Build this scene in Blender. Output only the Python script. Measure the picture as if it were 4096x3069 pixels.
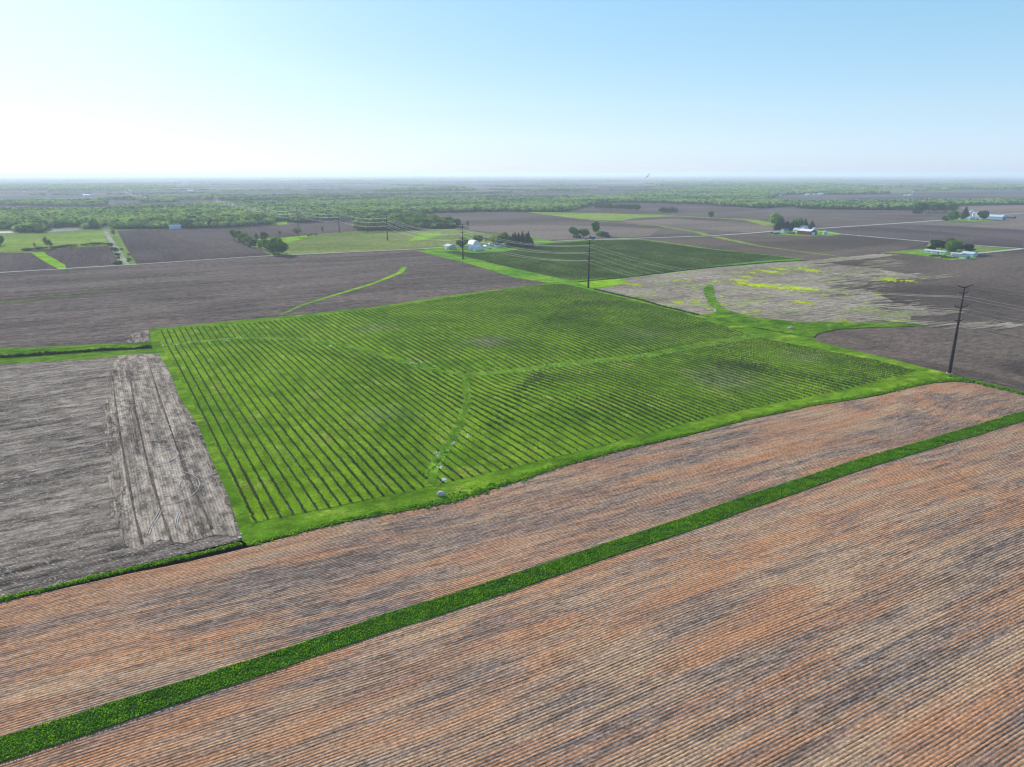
import bpy, bmesh, math, random
import numpy as np
from mathutils import Vector, noise as mnoise
from mathutils.geometry import tessellate_polygon
R = math.radians
random.seed(7); RS = np.random.RandomState(11)
for o in list(bpy.data.objects): bpy.data.objects.remove(o)
scene = bpy.context.scene
col = scene.collection
# ------------------------------------------------------------------ camera, sky, sun, exposure
PITCH = 16.45; F = 2840.0; CAMH = 100.0
SUN_AZ = -38.0; SUN_EL = 24.0          # azimuth from +Y towards +X
cam = bpy.data.cameras.new('camera'); co = bpy.data.objects.new('camera', cam); col.objects.link(co)
co.location = (0, 0, CAMH); co.rotation_euler = (R(90 - PITCH), 0, 0)
cam.sensor_width = 36; cam.lens = 36 * F / 4096; cam.clip_end = 120000; cam.clip_start = 0.5
scene.camera = co
w = bpy.data.worlds.new('World'); scene.world = w; w.use_nodes = True
nt = w.node_tree; nt.nodes.clear()
sky = nt.nodes.new('ShaderNodeTexSky'); sky.sky_type = 'NISHITA'; sky.sun_disc = False
sky.sun_elevation = R(SUN_EL); sky.sun_rotation = R(SUN_AZ)
sky.altitude = 200; sky.air_density = 1.0; sky.dust_density = 0.8; sky.ozone_density = 2.0
# a haze-whitened sky: the physical sky with its glow compressed, cooled towards the horizon
gm = nt.nodes.new('ShaderNodeGamma'); gm.inputs[1].default_value = 0.31
hs = nt.nodes.new('ShaderNodeHueSaturation'); hs.inputs['Saturation'].default_value = 2.0
tcw = nt.nodes.new('ShaderNodeTexCoord'); sx = nt.nodes.new('ShaderNodeSeparateXYZ'); rp = nt.nodes.new('ShaderNodeValToRGB')
e_ = rp.color_ramp.elements; e_[0].position = 0.0; e_[0].color = (.60, .75, 1.14, 1); e_[1].position = .6; e_[1].color = (.56, .66, .78, 1)
for p_, c_ in ((.07, (.56, .68, .84)), (.16, (.52, .68, .78)), (.3, (.47, .69, .80))): q_ = rp.color_ramp.elements.new(p_); q_.color = (*c_, 1)
mu = nt.nodes.new('ShaderNodeVectorMath'); mu.operation = 'MULTIPLY'; m2 = nt.nodes.new('ShaderNodeVectorMath'); m2.operation = 'SCALE'; m2.inputs['Scale'].default_value = 4.0
bg = nt.nodes.new('ShaderNodeBackground'); bg.inputs['Strength'].default_value = 0.1
wo = nt.nodes.new('ShaderNodeOutputWorld'); L_ = nt.links.new
L_(sky.outputs[0], gm.inputs[0]); L_(gm.outputs[0], hs.inputs['Color']); L_(tcw.outputs['Generated'], sx.inputs[0]); L_(sx.outputs[2], rp.inputs[0])
L_(hs.outputs[0], mu.inputs[0]); L_(rp.outputs[0], mu.inputs[1]); L_(mu.outputs[0], m2.inputs[0]); L_(m2.outputs[0], bg.inputs['Color']); L_(bg.outputs[0], wo.inputs['Surface'])
sl = bpy.data.lights.new('sun', 'SUN'); sl.energy = 4.0; sl.angle = R(0.6); sl.color = (1.0, 0.93, 0.82)
so = bpy.data.objects.new('sun', sl); col.objects.link(so)
sd = Vector((math.sin(R(SUN_AZ)) * math.cos(R(SUN_EL)), math.cos(R(SUN_AZ)) * math.cos(R(SUN_EL)), math.sin(R(SUN_EL))))
so.rotation_euler = sd.to_track_quat('Z', 'Y').to_euler(); so.location = (0, 0, 400)
scene.view_settings.view_transform = 'Standard'; scene.view_settings.look = 'None'
scene.view_settings.exposure = 0.80; scene.view_settings.gamma = 1
scene.render.resolution_x = 1024; scene.render.resolution_y = 767
try: scene.cycles.max_bounces = 6; scene.cycles.volume_bounces = 1; scene.cycles.filter_width = 1.3
except Exception: pass

# ------------------------------------------------------------------ terrain and pixel -> ground
AZU, AZV = 61.5, -30.0
U = (math.sin(R(AZU)), math.cos(R(AZU))); V = (math.sin(R(AZV)), math.cos(R(AZV)))
cP, sP = math.cos(R(PITCH)), math.sin(R(PITCH))
def g0(px, py, z=0.0):
    a = (px - 2048) / F; b = -(py - 1534.5) / F
    dy = cP + b * sP; dz = -sP + b * cP; t = (z - CAMH) / dz
    return a * t, dy * t
def sm(a, b, x):
    t = min(1, max(0, (x - a) / (b - a))); return t * t * (3 - 2 * t)
def segd(x, y, pts):
    m = 1e9
    for (ax, ay), (bx, by) in zip(pts, pts[1:]):
        vx, vy = bx - ax, by - ay; L = vx * vx + vy * vy
        t = min(1, max(0, ((x - ax) * vx + (y - ay) * vy) / L)) if L else 0
        m = min(m, math.hypot(x - ax - t * vx, y - ay - t * vy))
    return m
SW1 = [(560,1385),(651,1385),(746,1373),(945,1356),(1060,1357),(1199,1360),(1348,1380),(1448,1400),(1597,1444),(1746,1487),(1870,1503)]
SW2 = [(1870,1503),(2000,1494),(2298,1457),(2597,1423),(2845,1378),(3030,1345)]
SW3 = [(1870,1503),(1862,1540),(1872,1609),(1840,1699),(1796,1778),(1725,1888),(1736,1948),(1745,2010)]
FLATV = [[g0(*p) for p in s] for s in (SW1, SW2, SW3)]
BUMPS = [((3560,1500),1.6,45),((3850,1600),2.6,38),((1250,1480),1.0,55),((2500,1300),1.5,60),((2400,1650),1.6,40),((800,1700),0.7,45),
         ((1900,1250),1.0,60),((3300,1230),1.5,70),((2700,2400),0.8,40),((600,2700),0.6,25),((3700,2100),0.9,30),((1400,2300),-0.6,25)]
BW = [(g0(*p), a, s) for p, a, s in BUMPS]
_hc = {}
def h(x, y):
    k = (round(x, 2), round(y, 2))
    if k in _hc: return _hc[k]
    d = math.hypot(x, y); f = 1 - sm(520, 760, d)
    z = 0.0
    if f > 0:
        for i, s in enumerate(FLATV):
            q = segd(x, y, s); 
            if q < 90: z -= (1.5, 1.7, 1.6)[i] * math.exp(-(q / 24.0) ** 2)
        z = max(z, -2.2)
        for (bx, by), a, s in BW:
            e = ((x - bx) ** 2 + (y - by) ** 2) / (s * s)
            if e < 9: z += a * math.exp(-e)
        z += 0.45 * math.sin(x / 31.0 + 1.3) * math.sin(y / 43.0) + 0.3 * math.sin((x * 0.7 + y) / 23.0)
        z *= f
    _hc[k] = z; return z
def G(px, py):
    z = 0.0
    for _ in range(7):
        x, y = g0(px, py, z); z = 0.5 * z + 0.5 * h(x, y)
    return x, y
def GZ(px, py):
    x, y = G(px, py); return x, y, h(x, y)

# ------------------------------------------------------------------ object helpers
def tag(o, label=None, cat=None, group=None, kind=None):
    if label: o['label'] = label
    if cat: o['category'] = cat
    if group: o['group'] = group
    if kind: o['kind'] = kind
    return o
def npmesh(name, v, f, mats, parent=None, smooth=False, mi=None):
    v = np.asarray(v, dtype=np.float32).reshape(-1, 3); f = np.asarray(f, dtype=np.int32); n, k = f.shape
    me = bpy.data.meshes.new(name); me.vertices.add(len(v)); me.vertices.foreach_set('co', v.ravel())
    me.loops.add(n * k); me.loops.foreach_set('vertex_index', f.ravel())
    me.polygons.add(n); me.polygons.foreach_set('loop_start', np.arange(0, n * k, k, dtype=np.int32))
    try: me.polygons.foreach_set('loop_total', np.full(n, k, dtype=np.int32))
    except Exception: pass
    if mi is not None: me.polygons.foreach_set('material_index', np.asarray(mi, dtype=np.int32))
    if smooth: me.polygons.foreach_set('use_smooth', np.ones(n, dtype=bool))
    me.update(calc_edges=True); me.validate()
    for m in (mats if isinstance(mats, (list, tuple)) else [mats]): me.materials.append(m)
    o = bpy.data.objects.new(name, me); col.objects.link(o); o.parent = parent
    return o
class MB:
    def __init__(s): s.v = []; s.f = []
    def face(s, pts):
        b = len(s.v); s.v += [tuple(p) for p in pts]; s.f.append(list(range(b, b + len(pts))))
    def box(s, c, d, rz=0):
        cx, cy, cz = c; dx, dy, dz = [q / 2 for q in d]; ca, sa = math.cos(rz), math.sin(rz); b = len(s.v)
        for z in (-dz, dz):
            for x, y in ((-dx, -dy), (dx, -dy), (dx, dy), (-dx, dy)):
                s.v.append((cx + x * ca - y * sa, cy + x * sa + y * ca, cz + z))
        for q in ((3, 2, 1, 0), (4, 5, 6, 7), (0, 1, 5, 4), (1, 2, 6, 5), (2, 3, 7, 6), (3, 0, 4, 7)): s.f.append([b + i for i in q])
    def tube(s, pts, rad, n=6, cap=True):
        b = len(s.v); m = len(pts)
        for i, p in enumerate(pts):
            p = Vector(p); a = Vector(pts[max(0, i - 1)]); c = Vector(pts[min(m - 1, i + 1)]); t = (c - a).normalized()
            up = Vector((0, 0, 1)) if abs(t.z) < .9 else Vector((1, 0, 0)); e = t.cross(up).normalized(); g = e.cross(t)
            r = rad[i] if isinstance(rad, (list, tuple)) else rad
            for k in range(n):
                q = p + (e * math.cos(2 * math.pi * k / n) + g * math.sin(2 * math.pi * k / n)) * r; s.v.append(tuple(q))
        for i in range(m - 1):
            for k in range(n): s.f.append([b + i * n + k, b + i * n + (k + 1) % n, b + (i + 1) * n + (k + 1) % n, b + (i + 1) * n + k])
        if cap: s.f.append([b + k for k in range(n)][::-1]); s.f.append([b + (m - 1) * n + k for k in range(n)])
    def build(s, name, m, parent=None):
        me = bpy.data.meshes.new(name); me.from_pydata(s.v, [], s.f); me.update()
        bm = bmesh.new(); bm.from_mesh(me); bmesh.ops.recalc_face_normals(bm, faces=bm.faces); bm.to_mesh(me); bm.free()
        me.materials.append(m); o = bpy.data.objects.new(name, me); col.objects.link(o); o.parent = parent; return o
def empty(name, loc, rz=0):
    o = bpy.data.objects.new(name, None); col.objects.link(o); o.location = loc; o.rotation_euler = (0, 0, rz); o.empty_display_size = 1; return o
def copy_tree(o, parent=None):
    c = o.copy(); col.objects.link(c); c.parent = parent
    for ch in [q for q in ALLCH.get(o.name, [])]: copy_tree(ch, c)
    return c
ALLCH = {}
def regch(o):
    ALLCH[o.name] = [c for c in bpy.data.objects if c.parent == o]
    for c in ALLCH[o.name]: regch(c)

# ------------------------------------------------------------------ materials
class NT:
    def __init__(s, name):
        s.m = bpy.data.materials.new(name); s.m.use_nodes = True; s.t = s.m.node_tree; s.t.nodes.clear()
        s.out = s.t.nodes.new('ShaderNodeOutputMaterial'); s.b = s.t.nodes.new('ShaderNodeBsdfPrincipled')
        s.t.links.new(s.b.outputs[0], s.out.inputs['Surface']); s.b.inputs['Roughness'].default_value = 0.9
        s.b.inputs['Specular IOR Level'].default_value = 0.0; s.tc = s.t.nodes.new('ShaderNodeNewGeometry').outputs['Position']
    def put(s, sock, v):
        if isinstance(v, (int, float)): sock.default_value = v
        elif isinstance(v, tuple): sock.default_value = v if len(v) == 4 or sock.type == 'VECTOR' else (*v, 1)
        else: s.t.links.new(v, sock)
    def math(s, op, a, b=0.0, c=0.0, clamp=False):
        n = s.t.nodes.new('ShaderNodeMath'); n.operation = op; n.use_clamp = clamp
        for i, q in enumerate((a, b, c)): s.put(n.inputs[i], q)
        return n.outputs[0]
    def mix(s, f, a, b, op='MIX'):
        n = s.t.nodes.new('ShaderNodeMix'); n.data_type = 'RGBA'; n.blend_type = op
        s.put(n.inputs[0], f); s.put(n.inputs[6], a); s.put(n.inputs[7], b); return n.outputs[2]
    def mapr(s, v, a, b, c=0.0, d=1.0):
        n = s.t.nodes.new('ShaderNodeMapRange'); n.clamp = True; n.interpolation_type = 'SMOOTHSTEP'
        for i, q in enumerate((v, a, b, c, d)): s.put(n.inputs[i], q)
        return n.outputs[0]
    def uv(s, az=AZU, su=1.0, sv=1.0, off=0.0):
        """coordinates along and across a compass direction, in metres, each scaled"""
        n = s.t.nodes.new('ShaderNodeMapping'); n.vector_type = 'POINT'; s.put(n.inputs[0], s.tc)
        n.inputs['Rotation'].default_value = (0, 0, R(az - 90))
        n2 = s.t.nodes.new('ShaderNodeVectorMath'); n2.operation = 'MULTIPLY'; s.put(n2.inputs[0], n.outputs[0])
        n2.inputs[1].default_value = (su, sv, 1.0); 
        n3 = s.t.nodes.new('ShaderNodeVectorMath'); n3.operation = 'ADD'; s.put(n3.inputs[0], n2.outputs[0]); n3.inputs[1].default_value = (off, off * .7, 0)
        return n3.outputs[0]
    def noise(s, vec, sc, det=3, rough=.55, dist=0.0, col=False):
        n = s.t.nodes.new('ShaderNodeTexNoise'); s.put(n.inputs['Vector'], vec); n.inputs['Scale'].default_value = sc
        n.inputs['Detail'].default_value = det; n.inputs['Roughness'].default_value = rough; n.inputs['Distortion'].default_value = dist
        return n.outputs['Color' if col else 'Fac']
    def sepy(s, v, i=1):
        n = s.t.nodes.new('ShaderNodeSeparateXYZ'); s.put(n.inputs[0], v); return n.outputs[i]
    def bump(s, hgt, st=.5, d=.3):
        n = s.t.nodes.new('ShaderNodeBump'); s.put(n.inputs['Height'], hgt); n.inputs['Strength'].default_value = st; n.inputs['Distance'].default_value = d
        s.t.links.new(n.outputs[0], s.b.inputs['Normal'])
    def color(s, c): s.put(s.b.inputs['Base Color'], c); return s.m
def stripe(n, az, period, phase=0.0, wob=0.15):
    y = n.sepy(n.uv(az)); 
    y = n.math('ADD', y, n.math('MULTIPLY', n.noise(n.uv(az, .06, .3), 1.0, 1), wob * period * 2))
    return n.math('SINE', n.math('MULTIPLY', n.math('ADD', y, phase), 2 * math.pi / period))
def grain(n, az, amt, off=0.0, a=.16, b=.34):
    """clods and residue: one fractal with energy from metres down to centimetres"""
    g = n.noise(n.uv(az, a, b, off), 1.0, 9, .78); v = n.mapr(g, .33, .67, 1 - amt, 1 + amt * 1.1)
    cb = n.t.nodes.new('ShaderNodeCombineXYZ')
    for i in range(3): n.put(cb.inputs[i], v)
    return cb.outputs[0], g
def soil(name, dark, light, az, fleck=.5, contrast=.5, big=0.012, stretch=.25, rowp=0.76, off=0.0, tint=None, streak=.4, rowamt=.35, gr=.45, fs=.9):
    wm = lambda q: (q[0] * 1.10, q[1] * 1.0, q[2] * .84)
    dark, light = wm(dark), wm(light); n = NT(name)
    b = n.noise(n.uv(az, big * stretch, big, off), 1.0, 5, .6, .5)
    b = n.mapr(b, .5 - .2 * (1.3 - contrast), .5 + .2 * (1.3 - contrast))
    st = n.noise(n.uv(az, .010, .16, off), 1.0, 3, .6); st2 = n.noise(n.uv(az, .03, .7, off), 1.0, 3, .7)
    w_ = n.math('ADD', n.math('MULTIPLY', n.mapr(st, .38, .62), .5), n.math('MULTIPLY', n.mapr(st2, .38, .62), .5))
    b = n.math('ADD', n.math('MULTIPLY', b, 1 - streak * .7), n.math('MULTIPLY', w_, streak * .7), 0.0, True)
    c = n.mix(b, dark, light)
    if tint:
        t = n.mapr(n.noise(n.uv(az, .02, .05, off + 9), 1.0, 4), .5, .72, 0, tint[1]); c = n.mix(t, c, tint[0])
    r = stripe(n, az, rowp)
    c = n.mix(n.mapr(r, -1, .4, rowamt, 0), c, tuple(q * .35 for q in dark))
    gv, g = grain(n, az, gr, off); c = n.mix(1.0, c, gv, 'MULTIPLY')
    fl = n.noise(n.uv(az, fs, fs * 1.9, off), 1.0, 4, .8)
    c = n.mix(n.mapr(fl, .57, .65, 0, fleck), c, (.58, .53, .50))
    n.bump(n.math('ADD', n.math('MULTIPLY', r, .5), n.math('MULTIPLY', g, 3.0)), .6, .14)
    return n.color(c)
def stubble(name):
    """dead orange cover crop standing in rows on dark soil"""
    n = NT(name); az = AZU
    big = n.mapr(n.noise(n.uv(az, .005, .022, 44), 1.0, 5, .6, .4), .36, .62)
    s1 = n.mapr(n.noise(n.uv(az, .011, .13, 4), 1.0, 3, .6), .36, .64); s2 = n.mapr(n.noise(n.uv(az, .03, .55, 9), 1.0, 3, .7), .36, .64)
    g = n.noise(n.uv(az, .22, 1.1, 3), 1.0, 7, .74)
    s3 = n.mapr(n.noise(n.uv(az, .05, 1.3, 19), 1.0, 2, .7), .36, .64)
    cov = n.math('ADD', n.math('ADD', n.math('MULTIPLY', big, .24), n.math('MULTIPLY', s1, .26)), n.math('ADD', n.math('MULTIPLY', s2, .30), n.math('MULTIPLY', s3, .2)))
    r = stripe(n, az, .76, 0, .35)
    k = n.math('ADD', n.math('ADD', n.math('MULTIPLY', r, .27), n.math('MULTIPLY', n.math('SUBTRACT', cov, .46), 1.7)), n.math('MULTIPLY', n.math('SUBTRACT', g, .5), .9))
    mask = n.mapr(k, -.5, .6)
    straw = n.mix(n.mapr(n.noise(n.uv(az, .02, .12, 77), 1.0, 4), .4, .62), (.48, .235, .120), (.47, .30, .18))
    so = n.mix(n.mapr(g, .38, .62), (.105, .082, .070), (.27, .21, .18))
    c = n.mix(mask, so, straw)
    ra = n.mapr(n.noise(n.uv(az, .04, .5, 61), 1.0, 3, .7), .35, .65, .2, .88)
    c = n.mix(n.math('MULTIPLY', n.mapr(r, -1, -.2, 1, 0), ra), c, (.042, .029, .023))  # shadow line beside each straw ridge, painted into the colour
    gv, g2 = grain(n, az, .5, 8, 1.0, 2.0); c = n.mix(1.0, c, gv, 'MULTIPLY')
    fl = n.noise(n.uv(az, 1.0, 1.9, 6), 1.0, 4, .8); c = n.mix(n.math('MULTIPLY', n.mapr(fl, .6, .7, 0, .6), n.mapr(mask, 0, 1, 1, .25)), c, (.55, .50, .47))
    n.bump(n.math('ADD', n.math('MULTIPLY', r, .5), n.math('MULTIPLY', g2, 3.0)), .55, .13)
    return n.color(c)
def grass(name, a, b, c3=None, az=AZU, sc=.03, str_=.35, streaks=0.0, bumpd=.25, off=0.0, fine=.5):
    n = NT(name)
    f = n.noise(n.uv(az, sc * str_, sc, off), 1.0, 4, .6, .3); c = n.mix(n.mapr(f, .36, .64), a, b)
    if c3: c = n.mix(n.mapr(n.noise(n.uv(az, sc * 1.7, sc * 2.4, off + 5), 1.0, 4), .54, .7), c, c3)
    if streaks: c = n.mix(n.mapr(n.noise(n.uv(az, .03, .8, off), 1.0, 2), .45, .65, 0, streaks), c, tuple(q * .5 for q in a))
    fi = n.noise(n.uv(az, 1.0, 1.3), 1.1, 3, .7)
    c = n.mix(n.mapr(fi, .35, .65, fine, 0), c, tuple(q * .45 for q in a))
    gv, g_ = grain(n, az, .38, off, .10, .16); c = n.mix(1.0, c, gv, 'MULTIPLY')
    n.bump(n.math('ADD', fi, n.math('MULTIPLY', g_, 2.0)), .7, bumpd); return n.color(c)
def plain(name, c, rough=.6, metal=0.0, spec=.3, var=.15, sc=1.0):
    n = NT(name); n.b.inputs['Roughness'].default_value = rough; n.b.inputs['Metallic'].default_value = metal; n.b.inputs['Specular IOR Level'].default_value = spec
    f = n.noise(n.uv(AZU), sc, 4); return n.color(n.mix(n.mapr(f, .3, .7), tuple(q * (1 - var) for q in c), tuple(min(1, q * (1 + var)) for q in c)))
def ribbed(name, c, per=.9, rough=.5, spec=.4, vert=True):
    n = NT(name); n.b.inputs['Roughness'].default_value = rough; n.b.inputs['Specular IOR Level'].default_value = spec
    f = n.noise(n.uv(AZU), .4, 4); cc = n.mix(n.mapr(f, .3, .7), tuple(q * .82 for q in c), c)
    s = n.t.nodes.new('ShaderNodeTexCoord').outputs['Object']; x = n.sepy(s, 1 if vert else 0)
    r = n.math('SINE', n.math('MULTIPLY', x, 6.283 / per)); cc = n.mix(n.mapr(r, .7, 1, 0, .35), cc, tuple(q * .6 for q in c)); return n.color(cc)
def leaf(name, a, b, sc=.25, trans=.35, var=.5, rnd=True):
    n = NT(name); g = n.t.nodes.new('ShaderNodeNewGeometry'); f = n.noise(n.tc, sc, 3, .6)
    c = n.mix(n.mapr(f, .35, .65), a, b)
    if rnd:
        oi = n.t.nodes.new('ShaderNodeObjectInfo').outputs['Random']
        c = n.mix(n.math('MULTIPLY', n.math('ADD', oi, g.outputs['Random Per Island']), .5 * var), c, tuple(min(1, q * 1.9 + .01) for q in b))
    n.put(n.b.inputs['Base Color'], c)
    tr = n.t.nodes.new('ShaderNodeBsdfTranslucent'); n.put(tr.inputs[0], n.mix(1.0, c, (1.3, 1.35, .7), 'MULTIPLY'))
    mx = n.t.nodes.new('ShaderNodeMixShader'); mx.inputs[0].default_value = trans
    n.t.links.new(n.b.outputs[0], mx.inputs[1]); n.t.links.new(tr.outputs[0], mx.inputs[2]); n.t.links.new(mx.outputs[0], n.out.inputs['Surface']); return n.m
SP = 3.637                                   # row spacing of the shrubs, metres
PERP = (math.cos(R(AZV)), -math.sin(R(AZV)))  # unit vector across the rows
_r0 = G(1020, 2088); Q0 = _r0[0] * PERP[0] + _r0[1] * PERP[1]
def orchard_mat(name, a, b, c3, soilc, amt, off=0.0, bare=()):
    n = NT(name)
    f = n.noise(n.uv(AZV, .012, .02, off), 1.0, 5, .6, .4); c = n.mix(n.mapr(f, .34, .64), a, b)
    c = n.mix(n.mapr(n.noise(n.uv(AZV, .045, .07, off + 5), 1.0, 4, .65), .52, .7, 0, .8), c, c3)
    for (bp_, br, ba) in bare:      # thin stand where soil shows through
        X_, Y_ = G(*bp_); dn = n.t.nodes.new('ShaderNodeVectorMath'); dn.operation = 'DISTANCE'; n.put(dn.inputs[0], n.tc); dn.inputs[1].default_value = (X_, Y_, 0)
        dd = n.math('ADD', dn.outputs['Value'], n.math('MULTIPLY', n.math('SUBTRACT', n.noise(n.uv(AZV, .05, .15), 1.0, 4, .7), .5), br * 2.2))
        c = n.mix(n.mapr(dd, 0, br * 1.6, ba, 0), c, (.22, .20, .14))
    px = n.t.nodes.new('ShaderNodeVectorMath'); px.operation = 'DOT_PRODUCT'; n.put(px.inputs[0], n.tc); px.inputs[1].default_value = (PERP[0], PERP[1], 0)
    y = n.math('SUBTRACT', px.outputs['Value'], Q0)
    y = n.math('ADD', y, n.math('MULTIPLY', n.math('SUBTRACT', n.noise(n.uv(AZV, .3, .3), 1.0, 2), .5), .5))
    co_ = n.math('COSINE', n.math('MULTIPLY', y, 2 * math.pi / SP))
    pt = n.mapr(n.noise(n.uv(AZV, .15, .5, off), 1.0, 3, .7), .3, .65, amt * .35, amt)
    c = n.mix(n.math('MULTIPLY', n.mapr(co_, .55, .95), pt), c, soilc)
    fl = n.noise(n.uv(AZV, 1.2, 1.5), 1.5, 2, .7)
    c = n.mix(n.math('MULTIPLY', n.mapr(fl, .54, .64), n.mapr(co_, .75, .98, 0, .9)), c, (.55, .55, .50))
    fi = n.noise(n.uv(AZV, .8, 1.2), 1.3, 3, .7)
    c = n.mix(n.mapr(fi, .35, .65, .55, 0), c, tuple(q * .4 for q in a))
    gv, g_ = grain(n, AZV, .34, off, .12, .2); c = n.mix(1.0, c, gv, 'MULTIPLY')
    n.bump(n.math('ADD', fi, n.math('MULTIPLY', g_, 2.0)), .7, .25); return n.color(c)

M = {}
SO1 = (.050, .043, .043)
M['fieldA'] = soil('ploughed soil', (.054, .045, .048), (.185, .156, .155), AZU, .45, .5, .02, .2, .76, 0, None, .8, .25, .5)
M['fieldL'] = soil('ploughed soil pale', (.055, .048, .047), (.30, .268, .25), AZU - 1, .95, .7, .02, .15, .76, 20, None, 1.0, .3, .6)
M['headland'] = soil('turned headland soil', (.075, .065, .062), (.37, .33, .305), AZV, .7, .8, .05, .12, .9, 31, None, 1.0, .25, .65)
M['fieldF'] = stubble('stubble on dark soil')
M['fieldR'] = soil('pale residue field', (.14, .125, .108), (.345, .315, .285), AZU + 4, .6, .6, .02, .3, 1.5, 52, ((.25, .32, .07), .75), .7, .3, .5)
M['fieldD'] = soil('dark ploughed soil', (.052, .043, .043), (.145, .120, .112), AZU, .3, .5, .006, .4, .76, 60, None, .3, .2, .4)
M['fieldD2'] = soil('dark ploughed soil far', (.045, .037, .046), (.125, .104, .115), AZV, .2, .4, .006, .4, 3, 70, None, .5, .2, .4)
M['fieldT'] = soil('tan tilled soil', (.115, .098, .100), (.21, .18, .172), AZU, .2, .4, .005, .4, 3, 80, None, .5, .2, .35)
M['fieldM'] = soil('mid tilled soil', (.060, .050, .057), (.150, .126, .132), AZU, .2, .4, .006, .4, 3, 90, None, .5, .2, .35)
M['orch'] = orchard_mat('mown orchard grass', (.105, .215, .006), (.185, .31, .012), (.28, .34, .05), (.12, .115, .07), .75, bare=[((1950,1368),15,.75),((2890,1510),20,.6),((2570,1335),20,.4),((1500,1312),16,.4),((3230,1430),14,.5),((1520,1660),10,.35)])
M['orch2'] = orchard_mat('far orchard grass', (.10, .18, .04), (.17, .25, .06), (.21, .26, .08), (.11, .14, .06), .5, 12)
M['grass'] = grass('mown grass', (.095, .205, .010), (.165, .285, .016), (.28, .38, .04), AZU, .035)
M['rough'] = grass('rough grass', (.075, .18, .008), (.17, .31, .018), (.20, .27, .06), AZU, .06, .5, .5, .5)
M['brightg'] = grass('bright spring grass', (.16, .34, .012), (.28, .45, .02), None, AZU, .05, .4)
M['meadow'] = grass('meadow', (.15, .20, .05), (.25, .29, .09), (.27, .19, .12), AZU, .012, .4, .2)
M['meadowg'] = grass('green meadow', (.17, .27, .04), (.27, .36, .06), (.26, .23, .10), AZU, .012, .4, .2)
M['lawn'] = grass('lawn', (.10, .25, .02), (.20, .36, .03), None, AZU, .02)
M['swale'] = grass('weedy swale', (.11, .24, .015), (.24, .38, .03), (.36, .36, .18), AZV, .12, .6, .3, .5)
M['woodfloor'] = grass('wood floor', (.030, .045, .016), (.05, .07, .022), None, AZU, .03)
M['yellow'] = grass('yellow weeds', (.36, .46, .012), (.50, .58, .02), (.24, .32, .05), AZU, .08)
M['road'] = plain('pale gravel', (.45, .45, .38), .95, 0, .1, .1, .05)
M['track'] = grass('gravel track', (.24, .25, .18), (.38, .37, .30), None, AZV, .1)
M['roadg'] = grass('road verge', (.14, .22, .04), (.22, .28, .07), None, AZU, .05)

def patchwork():
    n = NT('patchwork of fields'); v = n.uv(AZU, 1 / 900., 1 / 420.)
    def cells(vec, seed):
        x = n.math('FLOOR', n.sepy(vec, 0)); y = n.math('FLOOR', n.sepy(vec, 1))
        wn = n.t.nodes.new('ShaderNodeTexWhiteNoise'); wn.noise_dimensions = '3D'; cb = n.t.nodes.new('ShaderNodeCombineXYZ')
        n.put(cb.inputs[0], x); n.put(cb.inputs[1], y); cb.inputs[2].default_value = seed; n.put(wn.inputs[0], cb.outputs[0]); return wn.outputs['Value']
    a = cells(v, 3.0)
    cr = n.t.nodes.new('ShaderNodeValToRGB'); n.put(cr.inputs[0], a); e = cr.color_ramp; e.interpolation = 'CONSTANT'
    e.elements[0].color = (.065, .055, .062, 1); e.elements[1].position = .28; e.elements[1].color = (.105, .092, .10, 1)
    for p, c in ((.5, (.085, .073, .083)), (.68, (.14, .122, .118)), (.8, (.13, .17, .06)), (.87, (.19, .175, .145)), (.92, (.06, .05, .055))):
        q = e.elements.new(p); q.color = (*c, 1)
    c = n.mix(n.mapr(n.noise(n.uv(AZU, .004, .01), 1.0, 4), .35, .65, 0, .45), cr.outputs[0], (.12, .107, .113))
    return n.color(c)
M['base'] = patchwork()

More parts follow.
